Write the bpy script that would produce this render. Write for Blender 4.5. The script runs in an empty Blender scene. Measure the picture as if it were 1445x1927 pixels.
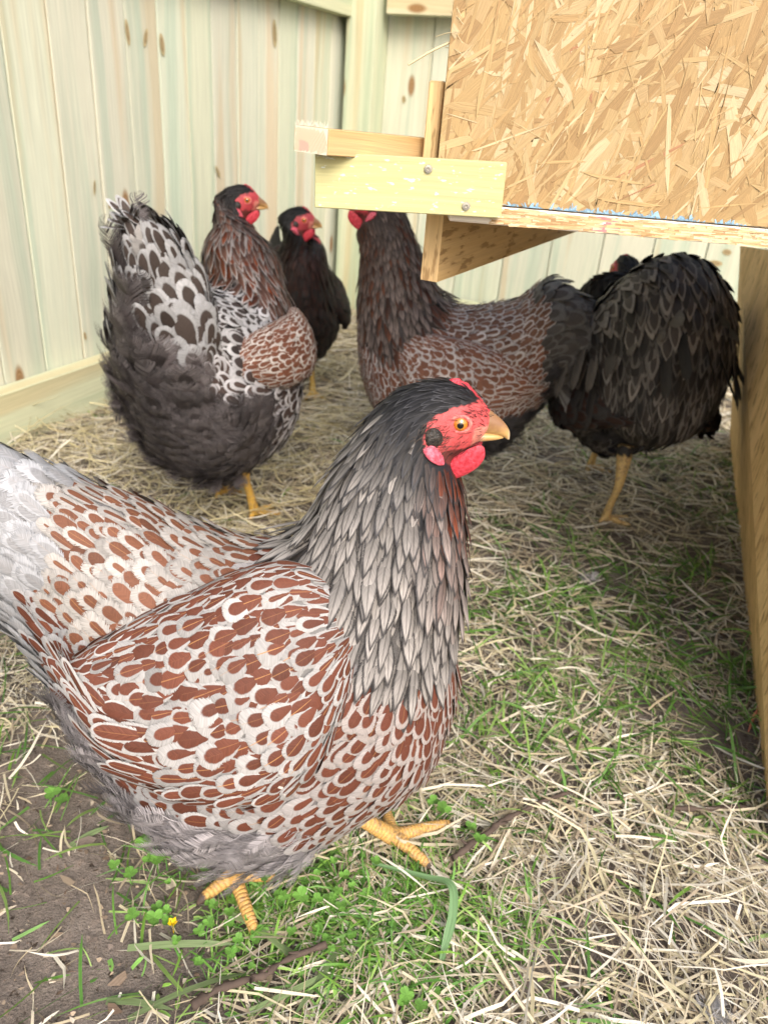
import bpy, math
import numpy as np
from mathutils import Matrix, Vector, noise as mnoise
rng = np.random.default_rng(11)
S = bpy.context.scene
COL = S.collection
R_ = math.radians

# ------------------------------------------------------------------ camera
PITCH, ROLL, FPX, CAMH = R_(27.8), R_(4.8), 1446.0, 0.60
fw = np.array([0, math.cos(PITCH), -math.sin(PITCH)])
up0 = np.array([0, math.sin(PITCH), math.cos(PITCH)])
rt = math.cos(ROLL)*np.array([1., 0, 0]) + math.sin(ROLL)*up0
up = -math.sin(ROLL)*np.array([1., 0, 0]) + math.cos(ROLL)*up0
CAM = np.array([0, 0, CAMH])
cd = bpy.data.cameras.new('camera'); cam = bpy.data.objects.new('camera', cd); COL.objects.link(cam)
cam.matrix_world = Matrix(((rt[0], up[0], -fw[0], CAM[0]), (rt[1], up[1], -fw[1], CAM[1]), (rt[2], up[2], -fw[2], CAM[2]), (0, 0, 0, 1)))
cd.sensor_fit = 'HORIZONTAL'; cd.sensor_width = 36; cd.lens = 36*FPX/1445
cd.clip_start = 0.01; cd.clip_end = 500
cd.dof.use_dof = True; cd.dof.focus_distance = 0.50; cd.dof.aperture_fstop = 15
S.camera = cam

# ------------------------------------------------------------------ sky, sun, exposure
SUN_EL, SUN_AZ = 41, 162         # azimuth clockwise from +Y (behind the camera, to its right)
w = bpy.data.worlds.new('World'); S.world = w; w.use_nodes = True
nt = w.node_tree; bg = nt.nodes['Background']
sk = nt.nodes.new('ShaderNodeTexSky'); sk.sky_type = 'NISHITA'; sk.sun_disc = False
sk.sun_elevation = R_(SUN_EL); sk.sun_rotation = R_(SUN_AZ); sk.air_density = 1.0; sk.dust_density = 4.0; sk.ozone_density = 0.6
nt.links.new(sk.outputs[0], bg.inputs[0]); bg.inputs[1].default_value = 0.15
sl = bpy.data.lights.new('sun', 'SUN'); sl.energy = 1.3; sl.angle = R_(28); sl.color = (1, .975, .94)
so = bpy.data.objects.new('sun', sl); COL.objects.link(so)
a, e = R_(SUN_AZ), R_(SUN_EL)
sv = Vector((math.sin(a)*math.cos(e), math.cos(a)*math.cos(e), math.sin(e)))
so.rotation_euler = sv.to_track_quat('Z', 'Y').to_euler()
vs = S.view_settings; vs.view_transform = 'Standard'; vs.look = 'None'; vs.gamma = 1; vs.use_curve_mapping = False
vs.exposure = 1.1
S.cycles.use_denoising = True
S.cycles.transparent_max_bounces = 24
S.cycles.max_bounces = 8; S.cycles.diffuse_bounces = 5

# ------------------------------------------------------------------ geometry helpers
def nrm(v): return v/np.maximum(np.linalg.norm(v, axis=-1, keepdims=True), 1e-12)
def ray(u, v): return fw + (u-722.5)/FPX*rt - (v-963.5)/FPX*up
def gnd(u, v, z=0.0):
    d = ray(u, v); return CAM + d*(z-CAMH)/d[2]
def pl(u, v, y):
    d = ray(u, v); return CAM + d*y/d[1]

def empty(name, loc=(0, 0, 0), rz=0.0):
    o = bpy.data.objects.new(name, None); COL.objects.link(o); o.location = loc; o.rotation_euler = (0, 0, rz); o.empty_display_size = .02
    return o
def tag(o, label=None, cat=None, group=None, kind=None):
    if label: o['label'] = label
    if cat: o['category'] = cat
    if group: o['group'] = group
    if kind: o['kind'] = kind
    return o

class MB:
    """collects quads with uv and colour attributes; build() links them as ONE mesh"""
    def __init__(s): s.V = []; s.F = []; s.UV = []; s.C = {}; s.n = 0
    def add(s, V, F, uv=None, **cols):
        V = np.asarray(V, float).reshape(-1, 3); F = np.asarray(F, int)
        if F.shape[1] == 3: F = np.concatenate([F, F[:, :1]], 1) if False else F
        s.V.append(V); s.F.append(F+s.n)
        s.UV.append(np.zeros((len(V), 2)) if uv is None else np.asarray(uv, float).reshape(-1, 2))
        for k, c in cols.items():
            c = np.asarray(c, float)
            if c.ndim == 1: c = np.broadcast_to(c, (len(V), len(c)))
            if c.shape[1] == 3: c = np.concatenate([c, np.ones((len(c), 1))], 1)
            s.C.setdefault(k, []).append((s.n, c))
        s.n += len(V)
        return s
    def build(s, name, mat, parent=None, smooth=True):
        V = np.concatenate(s.V); me = bpy.data.meshes.new(name)
        idx = np.concatenate([f.ravel() for f in s.F]); tot = np.concatenate([np.full(len(f), f.shape[1]) for f in s.F])
        me.vertices.add(len(V)); me.vertices.foreach_set('co', V.ravel().astype('f'))
        me.loops.add(len(idx)); me.loops.foreach_set('vertex_index', idx.astype('i'))
        me.polygons.add(len(tot)); st = np.concatenate([[0], np.cumsum(tot)[:-1]])
        me.polygons.foreach_set('loop_start', st.astype('i'))
        me.polygons.foreach_set('use_smooth', np.full(len(tot), smooth))
        uv = np.concatenate(s.UV)[idx]; ul = me.uv_layers.new(name='UVMap'); ul.uv.foreach_set('vector', uv.ravel().astype('f'))
        for k, lst in s.C.items():
            arr = np.ones((len(V), 4)); 
            for o0, c in lst: arr[o0:o0+len(c)] = c
            at = me.attributes.new(k, 'FLOAT_COLOR', 'POINT'); at.data.foreach_set('color', arr.ravel().astype('f'))
        me.update(calc_edges=True); me.validate()
        me.materials.append(mat)
        o = bpy.data.objects.new(name, me); COL.objects.link(o)
        if parent: o.parent = parent
        return o

def grid_faces(n, m, wrap=False):
    i = np.arange(n-1)[:, None]; j = np.arange(m if wrap else m-1)[None]; j2 = (j+1) % m
    return np.stack([i*m+j, i*m+j2, (i+1)*m+j2, (i+1)*m+j], -1).reshape(-1, 4)

def box(mb, c, ax, ay, az, hx, hy, hz, bev=.0012, **cols):
    """board: long axis az; uv = (across, along) in metres; slightly chamfered edges"""
    c = np.array(c, float); A = [np.array(q, float)/np.linalg.norm(q) for q in (ax, ay, az)]; H = [hx, hy, hz]
    off = rng.random(2)*20
    fid = {}
    V = []; UV = []; F = []
    for k in range(3):
        for sg in (-1, 1):
            o1, o2 = [(1, 2), (0, 2), (0, 1)][k]
            q = []
            for s1, s2 in ((-1, -1), (1, -1), (1, 1), (-1, 1)):
                p = c + A[k]*sg*H[k] + A[o1]*s1*(H[o1]-bev) + A[o2]*s2*(H[o2]-bev)
                fid[(k, sg, s1, s2)] = len(V)
                V.append(p); UV.append((s1*H[o1]+off[0]+k*.3, s2*H[o2]+off[1])); q.append(len(V)-1)
            F.append(q)
    # chamfer strips
    for k1 in range(3):
        for k2 in range(k1+1, 3):
            k3 = 3-k1-k2
            def get(k, sk, other, so_, s3):
                o1, o2 = [(1, 2), (0, 2), (0, 1)][k]
                s = {other: so_, k3: s3}
                return fid[(k, sk, s[o1], s[o2])]
            for s1 in (-1, 1):
                for s2 in (-1, 1):
                    F.append([get(k1, s1, k2, s2, -1), get(k1, s1, k2, s2, 1), get(k2, s2, k1, s1, 1), get(k2, s2, k1, s1, -1)])
    mb.add(V, F, UV, **cols)
    T = []
    for s0 in (-1, 1):
        for s1 in (-1, 1):
            for s2 in (-1, 1):
                T.append([fid[(0, s0, s1, s2)], fid[(1, s1, s0, s2)], fid[(2, s2, s0, s1)]])
    base = mb.n-len(V)
    mb.F.append(np.array(T)+base)
    return mb

def catmull(A, s):
    """Catmull-Rom through rows of A at float positions s"""
    n = len(A); i = np.clip(np.floor(s).astype(int), 0, n-2); t = (s-i)[:, None]
    p0 = A[np.maximum(i-1, 0)]; p1 = A[i]; p2 = A[i+1]; p3 = A[np.minimum(i+2, n-1)]
    return .5*(2*p1 + (p2-p0)*t + (2*p0-5*p1+4*p2-p3)*t**2 + (3*p1-p0-3*p2+p3)*t**3)

class Loft:
    """tube through elliptical stations: rows (centre xyz, d xyz, lat xyz, h, w)"""
    def __init__(s, rows): s.A = np.array(rows, float); s.n = len(rows)
    def ev(s, q, th):
        q = np.asarray(q, float); B = catmull(s.A, np.clip(q, 0, s.n-1.0001))
        d = nrm(B[:, 3:6]); l = nrm(B[:, 6:9])
        return B[:, :3] + d*(np.cos(th)*np.maximum(B[:, 9], .0005))[:, None] + l*(np.sin(th)*np.maximum(B[:, 10], .0005))[:, None]
    def frame(s, q, th):
        p = s.ev(q, th); e = .03
        ts = s.ev(np.minimum(q+e, s.n-1.001), th) - s.ev(np.maximum(q-e, 0), th)
        tt = s.ev(q, th+.05) - s.ev(q, th-.05)
        n = nrm(np.cross(tt, ts)); c = catmull(s.A, np.clip(q, 0, s.n-1.0001))[:, :3]
        n *= np.sign(np.sum(n*(p-c), -1, keepdims=True)+1e-9)
        t = -nrm(ts); t = nrm(t - n*np.sum(t*n, -1, keepdims=True))
        return p, t, n
    def mesh(s, ns, nth):
        q = np.repeat(np.linspace(0, s.n-1.0002, ns), nth); th = np.tile(np.arange(nth)*2*np.pi/nth, ns)
        V = s.ev(q, th); F = grid_faces(ns, nth, True)
        c0 = V[:nth].mean(0); c1 = V[-nth:].mean(0); k = len(V); V = np.concatenate([V, [c0, c1]])
        j = np.arange(nth); j2 = (j+1) % nth
        T = np.concatenate([np.stack([j, np.full(nth, k), j2], 1), np.stack([(ns-1)*nth+j, (ns-1)*nth+j2, np.full(nth, k+1)], 1)])
        return V, F, T

def tube(pts, rad, nth=10):
    pts = np.array(pts, float); K = len(pts); rad = np.broadcast_to(rad, (K,))
    t = nrm(np.gradient(pts, axis=0)); ref = np.array([0.31, .17, .93]) if abs(t[0, 2]) < .9 else np.array([1., .1, 0])
    b = nrm(np.cross(t, ref)); c = np.cross(b, t); a = np.arange(nth)*2*np.pi/nth
    V = pts[:, None] + rad[:, None, None]*(np.cos(a)[None, :, None]*b[:, None] + np.sin(a)[None, :, None]*c[:, None])
    V = V.reshape(-1, 3); F = grid_faces(K, nth, True); k = len(V); V = np.concatenate([V, pts[:1], pts[-1:]])
    j = np.arange(nth); j2 = (j+1) % nth
    T = np.concatenate([np.stack([j2, np.full(nth, k), j], 1), np.stack([(K-1)*nth+j, np.full(nth, k+1), (K-1)*nth+j2], 1)])
    return V, F, T

def smoothpath(P, k=6):
    P = np.array(P, float); return catmull(P, np.linspace(0, len(P)-1.0001, (len(P)-1)*k+1))

# ------------------------------------------------------------------ shader helpers
class NT:
    def __init__(s, name):
        s.m = bpy.data.materials.new(name); s.m.use_nodes = True; s.t = s.m.node_tree
        s.p = s.t.nodes['Principled BSDF']; s.out = s.t.nodes['Material Output']
    def n(s, typ, **kw):
        x = s.t.nodes.new('ShaderNode'+typ)
        for k, v in kw.items(): setattr(x, k, v)
        return x
    def put(s, sock, v):
        if isinstance(v, bpy.types.NodeSocket): s.t.links.new(v, sock)
        elif v is not None:
            if sock.type == 'RGBA' and len(v) == 3: v = (*v, 1)
            sock.default_value = v
    def math(s, op, a, b=None, c=None):
        x = s.n('Math', operation=op)
        for i, v in enumerate((a, b, c)):
            if v is not None: s.put(x.inputs[i], v)
        return x.outputs[0]
    def mix(s, f, a, b, mode='MIX'):
        x = s.n('Mix', data_type='RGBA', blend_type=mode); s.put(x.inputs[0], f); s.put(x.inputs[6], a); s.put(x.inputs[7], b); return x.outputs[2]
    def step(s, x, lo, hi, a=0., b=1.):
        m = s.n('MapRange', interpolation_type='SMOOTHSTEP'); 
        for i, v in enumerate((x, lo, hi, a, b)): s.put(m.inputs[i], v)
        return m.outputs[0]
    def lin(s, x, lo, hi, a=0., b=1.):
        m = s.n('MapRange')
        for i, v in enumerate((x, lo, hi, a, b)): s.put(m.inputs[i], v)
        return m.outputs[0]
    def xyz(s, a, b, c=0.):
        x = s.n('CombineXYZ')
        for i, v in enumerate((a, b, c)): s.put(x.inputs[i], v)
        return x.outputs[0]
    def sep(s, v):
        x = s.n('SeparateXYZ'); s.put(x.inputs[0], v); return x.outputs
    def noise(s, vec, scale=1., detail=2., rough=.5, dist=0.):
        x = s.n('TexNoise'); s.put(x.inputs['Vector'], vec); s.put(x.inputs['Scale'], scale); s.put(x.inputs['Detail'], detail); s.put(x.inputs['Roughness'], rough); s.put(x.inputs['Distortion'], dist)
        return x.outputs[0]
    def attr(s, name):
        x = s.n('Attribute', attribute_name=name); return x
    def obj(s): return s.n('TexCoord').outputs['Object']
    def uv(s): return s.n('TexCoord').outputs['UV']
    def geo(s): return s.n('NewGeometry').outputs['Position']
    def bump(s, h, strength=.4, dist=.001):
        b = s.n('Bump'); s.put(b.inputs['Strength'], strength); s.put(b.inputs['Distance'], dist); s.put(b.inputs['Height'], h)
        s.t.links.new(b.outputs[0], s.p.inputs['Normal'])
    def fin(s, col=None, rough=.6, spec=.3, alpha=None):
        s.put(s.p.inputs['Base Color'], col); s.put(s.p.inputs['Roughness'], rough); s.put(s.p.inputs['Specular IOR Level'], spec)
        if alpha is not None: s.put(s.p.inputs['Alpha'], alpha)
        return s.m

def m_feather():
    k = NT('feather'); ux, uy, _ = k.sep(k.uv())
    ce, cc, cp = k.attr('ce'), k.attr('cc'), k.attr('cp')
    rnd, shaft, tipk = k.sep(cp.outputs['Color'])
    u = k.math('MULTIPLY_ADD', ux, 2., -1.); au = k.math('ABSOLUTE', u)
    sgn = k.math('SIGN', u)
    bc = k.math('SUBTRACT', uy, k.math('MULTIPLY', au, .22))
    lane = k.math('ADD', k.math('MULTIPLY', rnd, 97.), k.math('MULTIPLY', sgn, 3.))
    n1 = k.noise(k.xyz(k.math('MULTIPLY', bc, 26.), lane, k.math('MULTIPLY', au, .8)), 1., 3., .65)
    n2 = k.noise(k.xyz(k.math('MULTIPLY', bc, 60.), lane, 0.), 1., 1., .5)
    e0 = k.math('MINIMUM', k.math('SUBTRACT', 1., au), k.math('MULTIPLY', k.math('SUBTRACT', 1., uy), k.math('MULTIPLY', tipk, 10.)))
    ra_ = k.math('MAXIMUM', k.math('SUBTRACT', 1., k.math('SUBTRACT', 1., au)), 0.)
    rb_ = k.math('MAXIMUM', k.math('SUBTRACT', 1., k.math('MULTIPLY', k.math('SUBTRACT', 1., uy), k.math('MULTIPLY', tipk, 10.))), 0.)
    er = k.math('SUBTRACT', 1., k.math('SQRT', k.math('ADD', k.math('MULTIPLY', ra_, ra_), k.math('MULTIPLY', rb_, rb_))))
    ed = k.math('ADD', er, k.math('MULTIPLY', k.math('SUBTRACT', n1, .5), .15))
    th = ce.outputs['Alpha']
    soft = cp.outputs['Alpha']; mask = k.step(ed, k.math('SUBTRACT', th, soft), k.math('ADD', th, soft))
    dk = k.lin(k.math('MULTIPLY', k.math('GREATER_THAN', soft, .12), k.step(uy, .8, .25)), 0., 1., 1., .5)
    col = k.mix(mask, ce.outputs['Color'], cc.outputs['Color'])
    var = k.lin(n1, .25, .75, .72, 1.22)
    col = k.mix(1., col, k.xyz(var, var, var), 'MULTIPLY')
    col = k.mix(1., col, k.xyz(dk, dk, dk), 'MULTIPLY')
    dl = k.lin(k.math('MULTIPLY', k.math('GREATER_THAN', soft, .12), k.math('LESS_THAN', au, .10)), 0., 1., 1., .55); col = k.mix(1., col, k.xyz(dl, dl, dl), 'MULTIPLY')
    sm = k.math('MULTIPLY', k.math('LESS_THAN', au, .04), k.math('LESS_THAN', uy, .93))
    scol = k.mix(.5, cc.outputs['Color'], (.62, .33, .12))
    col = k.mix(k.math('MULTIPLY', sm, shaft), col, scol)
    fr = cc.outputs['Alpha']
    al = k.math('GREATER_THAN', k.math('ADD', e0, .01), k.math('MULTIPLY', fr, k.step(n2, .36, .72)))
    k.bump(k.math('ADD', n1, k.math('MULTIPLY', n2, .6)), .35, .0006)
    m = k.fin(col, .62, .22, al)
    return m

def m_attr(name, rough=.6, spec=.25, var=.35, scale=300., stretch=True, bump=.2):
    k = NT(name); c = k.attr('col').outputs['Color']; ux, uy, _ = k.sep(k.uv())
    n = k.noise(k.xyz(k.math('MULTIPLY', ux, 9.), k.math('MULTIPLY', uy, 1.7), 0.), 1., 3., .6)
    v = k.lin(n, .25, .75, 1-var, 1+var)
    if bump: k.bump(n, bump, .0008)
    return k.fin(k.mix(1., c, k.xyz(v, v, v), 'MULTIPLY'), rough, spec)

def m_wood(name, a, b, c, warm=.5, rough=.7, gscale=1., knots=True, blotch=None, bsc=(260., 95.), bth=.60):
    """uv in metres: x across the grain, y along it. 'col' attribute tints each board"""
    k = NT(name); ux, uy, _ = k.sep(k.uv())
    warp = k.noise(k.xyz(k.math('MULTIPLY', ux, 6.), k.math('MULTIPLY', uy, 1.6), 0.), 1., 2.)
    x = k.math('ADD', ux, k.math('MULTIPLY', k.math('SUBTRACT', warp, .5), .05))
    broad = k.noise(k.xyz(k.math('MULTIPLY', x, 26.*gscale), k.math('MULTIPLY', uy, .55), 0.), 1., 3., .6)
    fine = k.noise(k.xyz(k.math('MULTIPLY', x, 330.*gscale), k.math('MULTIPLY', uy, 4.), 3.), 1., 3., .7)
    fib = k.noise(k.xyz(k.math('MULTIPLY', ux, 900.), k.math('MULTIPLY', uy, 16.), 7.), 1., 2., .6)
    col = k.mix(k.step(broad, .36, .56), a, b)
    wm = k.noise(k.xyz(k.math('MULTIPLY', x, 11.*gscale), k.math('MULTIPLY', uy, .35), 11.), 1., 2., .5)
    col = k.mix(k.math('MULTIPLY', k.step(wm, .57, .63), warm), col, c)
    v = k.lin(fine, .3, .7, .84, 1.12); col = k.mix(1., col, k.xyz(v, v, v), 'MULTIPLY')
    v = k.lin(fib, .3, .7, .93, 1.06); col = k.mix(1., col, k.xyz(v, v, v), 'MULTIPLY')
    if blotch:
        bn = k.noise(k.xyz(k.math('MULTIPLY', ux, bsc[0]), k.math('MULTIPLY', uy, bsc[1]), 21.), 1., 3., .6)
        col = k.mix(k.math('MULTIPLY', k.step(bn, bth, bth+.08), .75), col, blotch)
    if knots:
        vo = k.n('TexVoronoi', feature='F1', voronoi_dimensions='2D'); k.put(vo.inputs['Vector'], k.xyz(k.math('MULTIPLY', ux, 5.2), k.math('MULTIPLY', uy, 2.1), 0.)); vo.inputs['Scale'].default_value = 1.
        d = vo.outputs['Distance']; rnd = k.sep(vo.outputs['Color'])[0]
        kn = k.math('MULTIPLY', k.step(d, .075, .035), k.math('GREATER_THAN', rnd, .68))
        ring = k.math('SINE', k.math('MULTIPLY', d, 330.)); kc = k.mix(k.lin(ring, -1., 1., .2, .8), (.17, .09, .04), (.34, .22, .11))
        col = k.mix(kn, col, kc)
    col = k.mix(1., col, k.attr('col').outputs['Color'], 'MULTIPLY')
    k.bump(k.math('ADD', fine, k.math('MULTIPLY', fib, .5)), .3, .0008)
    return k.fin(col, rough, .25)

def m_skin():
    """hen body: face skin, scaled legs, down under the feathers; colours from the 'col' attribute, 'leg' = distance along a toe"""
    k = NT('hen_skin'); c = k.attr('col'); a = k.sep(k.attr('leg').outputs['Color'])
    g = k.obj()
    n = k.noise(g, 700., 4., .7, 1.2); nb = k.noise(g, 230., 2., .6)
    v = k.lin(n, .3, .7, .62, 1.3); col = k.mix(1., c.outputs['Color'], k.xyz(v, v, v), 'MULTIPLY')
    sc = k.math('SINE', k.math('MULTIPLY', k.math('ADD', a[0], k.math('MULTIPLY', k.noise(g, 160., 2.), .004)), 2*math.pi/.0034))
    scm = k.math('MULTIPLY', k.step(sc, -.35, -.95), a[1])
    col = k.mix(k.math('MULTIPLY', scm, .24), col, (.22, .11, .035))
    col = k.mix(k.math('MULTIPLY', k.math('MULTIPLY', k.step(nb, .48, .66), a[1]), .6), col, (.40, .26, .16))
    col = k.mix(k.math('MULTIPLY', k.math('MULTIPLY', k.step(k.noise(g, 120., 4., .7), .50, .68), a[1]), .65), col, (.14, .09, .05))
    h = k.math('ADD', k.math('MULTIPLY', n, .7), k.math('MULTIPLY', k.math('MULTIPLY', k.math('POWER', k.math('ABSOLUTE', k.math('MULTIPLY_ADD', sc, .5, .5)), .4), a[1]), 1.4))
    k.bump(h, .6, .0007)
    k.p.inputs['Subsurface Weight'].default_value = .08; k.p.inputs['Subsurface Radius'].default_value = (.004, .0012, .0008)
    return k.fin(col, .55, .3)

def m_flesh(name, base, dark):
    k = NT(name); g = k.obj(); n = k.noise(g, 420., 3., .6); n2 = k.noise(g, 1500., 2., .6)
    vo = k.n('TexVoronoi', feature='F1'); k.put(vo.inputs['Vector'], g); vo.inputs['Scale'].default_value = 900.
    k.bump(k.math('ADD', k.math('MULTIPLY', vo.outputs['Distance'], -.35), k.math('ADD', k.math('MULTIPLY', n, 1.3), k.math('MULTIPLY', n2, .6))), .7, .0008)
    k.p.inputs['Subsurface Weight'].default_value = .12; k.p.inputs['Subsurface Radius'].default_value = (.004, .001, .0008)
    return k.fin(k.mix(k.step(n, .35, .65), dark, base), .42, .4)

def m_beak():
    k = NT('horn'); x, y, z = k.sep(k.obj()); n = k.noise(k.obj(), 260., 3.)
    f = k.step(k.math('ADD', z, k.math('MULTIPLY', k.math('SUBTRACT', n, .5), .006)), -.006, .002)
    col = k.mix(f, (.47, .28, .10), (.24, .125, .06)); col = k.mix(k.step(x, .020, .013), col, (.50, .27, .19))
    col = k.mix(k.step(x, .0315, .0345), col, (.55, .43, .28)); k.bump(n, .2, .0005)
    return k.fin(col, .35, .5)

def m_eye():
    k = NT('eye'); x, y, z = k.sep(k.obj()); r = k.math('SQRT', k.math('ADD', k.math('MULTIPLY', x, x), k.math('MULTIPLY', z, z)))
    n = k.noise(k.obj(), 1500., 2.)
    iris = k.mix(k.step(r, .0021, .0040), (.55, .22, .02), (.60, .16, .01)); iris = k.mix(k.step(n, .4, .7), iris, (.40, .13, .01))
    col = k.mix(k.step(r, .0022, .0019), iris, (.004, .003, .003)); col = k.mix(k.step(r, .0043, .0048), col, (.05, .015, .012))
    k.p.inputs['Coat Weight'].default_value = 1.; k.p.inputs['Coat Roughness'].default_value = .02
    return k.fin(col, .15, .6)

def m_soil():
    k = NT('soil'); g = k.geo(); n = k.noise(g, 9., 6., .65); f = k.noise(g, 120., 6., .7); s = k.noise(g, 600., 3., .6)
    col = k.mix(k.step(n, .35, .65), (.125, .103, .088), (.22, .185, .158)); col = k.mix(k.step(f, .52, .68), col, (.25, .20, .165))
    col = k.mix(k.step(f, .42, .32), col, (.04, .028, .02)); v = k.lin(s, .3, .7, .75, 1.25); col = k.mix(1., col, k.xyz(v, v, v), 'MULTIPLY')
    k.bump(k.math('ADD', k.math('MULTIPLY', f, 1.), k.math('MULTIPLY', s, .35)), .9, .006)
    return k.fin(col, .9, .15)

def m_blade(name, trans=.25):
    k = NT(name); c = k.attr('col').outputs['Color']; ux, uy, _ = k.sep(k.uv())
    n = k.noise(k.xyz(k.math('MULTIPLY', ux, 5.), k.math('MULTIPLY', uy, .9), 0.), 1., 3.); v = k.lin(n, .25, .75, .72, 1.25)
    rib = k.lin(k.math('ABSOLUTE', k.math('MULTIPLY_ADD', k.math('FRACT', ux), 2., -1.)), 0., .2, .85, 1.)
    v = k.math('MULTIPLY', v, rib)
    col = k.mix(1., c, k.xyz(v, v, v), 'MULTIPLY')
    m = k.fin(col, .5, .35)
    if trans:
        tr = k.n('BsdfTranslucent'); k.put(tr.inputs[0], col); mx = k.n('MixShader'); mx.inputs[0].default_value = trans
        k.t.links.new(k.p.outputs[0], mx.inputs[1]); k.t.links.new(tr.outputs[0], mx.inputs[2]); k.t.links.new(mx.outputs[0], k.out.inputs[0])
    return m

def m_plain(name, col, rough=.5, spec=.3, metal=0.):
    k = NT(name); n = k.noise(k.obj(), 120., 3.); v = k.lin(n, .3, .7, .8, 1.2); k.p.inputs['Metallic'].default_value = metal
    return k.fin(k.mix(1., col, k.xyz(v, v, v), 'MULTIPLY'), rough, spec)

M = dict(
    feather=m_feather(), skin=m_skin(), beak=m_beak(), eye=m_eye(), soil=m_soil(),
    comb=m_flesh('comb_flesh', (.62, .06, .085), (.42, .025, .04)), lid=m_flesh('eyelid_flesh', (.66, .20, .17), (.48, .09, .09)),
    lobe=m_flesh('earlobe_flesh', (.70, .15, .20), (.52, .06, .09)), ear=m_flesh('ear_tuft', (.035, .028, .022), (.012, .01, .009)),
    straw=m_blade('straw', .12), grass=m_blade('grass', .3), chip=m_attr('chips', .85, .15),
    fence=m_wood('treated_pine', (.425, .475, .375), (.53, .535, .425), (.49, .37, .22), .5),
    green=m_wood('green_pine', (.42, .41, .175), (.49, .455, .23), (.44, .395, .165), .4, gscale=.6, knots=False, blotch=(.66, .74, .68)),
    pine=m_wood('raw_pine', (.49, .31, .13), (.54, .38, .19), (.45, .245, .085), .5, gscale=1.2, knots=False),
    osb=m_attr('osb_flake', .6, .3, .22, bump=.35), osbside=m_wood('osb_side', (.42, .29, .14), (.50, .36, .19), (.36, .22, .10), .6, gscale=.8, knots=False, blotch=(.20, .12, .05), bsc=(150., 26.), bth=.54),
    screw=m_plain('steel', (.45, .43, .38), .35, .5, .9), bark=m_plain('bark', (.080, .058, .046), .85, .2), petal=m_plain('petal', (.85, .55, .01), .4),
)

# ------------------------------------------------------------------ ground
def hgt(x, y):
    return .006*np.sin(x*9+1.3)*np.sin(y*7+.4) + .004*np.sin(x*23+y*17)
ax_ = np.concatenate([-np.geomspace(60, 1.4, 26)[:-1], np.linspace(-1.4, 1.4, 200), np.geomspace(1.4, 60, 26)[1:]])
ay_ = np.concatenate([-np.geomspace(60, .2, 26)[:-1], np.linspace(-.2, 3.0, 220), np.geomspace(3.0, 60, 26)[1:]])
GX, GY = np.meshgrid(ax_, ay_, indexing='xy')
fine = np.array([mnoise.fractal(Vector((x*22, y*22, 0)), .8, 2.1, 4) for x, y in zip(GX.ravel(), GY.ravel())]).reshape(GX.shape)
GZ = (hgt(GX, GY) + .0035*fine)*np.exp(-((GX/2.5)**2+((GY-1)/3.)**2)) - .004
g = MB(); g.add(np.stack([GX, GY, GZ], -1), grid_faces(len(ay_), len(ax_)))
tag(g.build('ground', M['soil']), kind='structure')

def ribbons(mb, P, D, L, W, col, K=4, bend=.3, rise=0., droop=0., twist=.4, kink=0., colj=.0):
    """N ribbons from P along D (unit), K segments"""
    N = len(P); t = np.linspace(0, 1, K+1)
    D = nrm(D); zz = np.array([0, 0, 1.]); side = nrm(np.cross(D, zz)+1e-6)
    b = (rng.normal(size=N)*bend)[:, None]; kk = (rng.normal(size=N)*kink)[:, None]; kp = rng.uniform(.3, .7, N)[:, None]
    lat = (b*t**2 + kk*np.maximum(t-kp, 0))*L[:, None]
    ver = (np.asarray(rise).reshape(-1, 1)*t - np.asarray(droop).reshape(-1, 1)*t**2)*L[:, None]
    C = P[:, None] + D[:, None]*(L[:, None]*t)[..., None] + side[:, None]*lat[..., None] + zz*ver[..., None]
    tw = rng.normal(size=(N, 1))*twist + rng.normal(size=(N, 1))*twist*t
    sv_ = side[:, None]*np.cos(tw)[..., None] + zz*np.sin(tw)[..., None]
    prof = np.clip(np.minimum(1., (1-t)*3+.12), 0, 1)
    hw = W[:, None]*prof*.5
    A = C - sv_*hw[..., None]; B = C + sv_*hw[..., None]
    V = np.stack([A, B], 2)            # N,K+1,2,3
    base = (np.arange(N)*(K+1)*2)[:, None]; j = np.arange(K)*2
    F = np.stack([base+j, base+j+1, base+j+3, base+j+2], -1).reshape(-1, 4)
    r = rng.random(N)*50
    uv = np.stack(np.broadcast_arrays(np.array([0.02, .98])[None, None]+np.floor(r)[:, None, None], (t*L.mean()*40)[None, :, None]+r[:, None, None]), -1)
    c = np.repeat(col, (K+1)*2, 0)
    mb.add(V.reshape(-1, 3), F, uv.reshape(-1, 2), col=c)

def gz(x, y): return hgt(x, y)
def blob(x, y, cx, cy, rx, ry): return np.exp(-((x-cx)/rx)**2-((y-cy)/ry)**2)
def nz(x, y, sc, off): return np.array([mnoise.noise(Vector((a*sc+off, b*sc, off))) for a, b in zip(x, y)])
def soilness(x, y):
    s = 1.15*blob(x, y, -.215, .34, .12, .11) + .9*blob(x, y, -.27, .50, .09, .16) + .55*blob(x, y, .40, .66, .10, .06) + .35*blob(x, y, .2, .36, .05, .05)
    return s
def scatter(n, x0, x1, y0, y1, dens):
    x = rng.uniform(x0, x1, n); y = rng.uniform(y0, y1, n); k = rng.random(n) < dens(x, y); return x[k], y[k]
COLS = np.array([(.50, .44, .31), (.56, .50, .38), (.43, .36, .24), (.60, .56, .46), (.34, .28, .20), (.47, .42, .27), (.64, .60, .50)])
def straw_cols(n): return COLS[rng.integers(0, len(COLS), n)]*rng.uniform(.85, 1.25, (n, 1))
st = MB()
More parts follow.
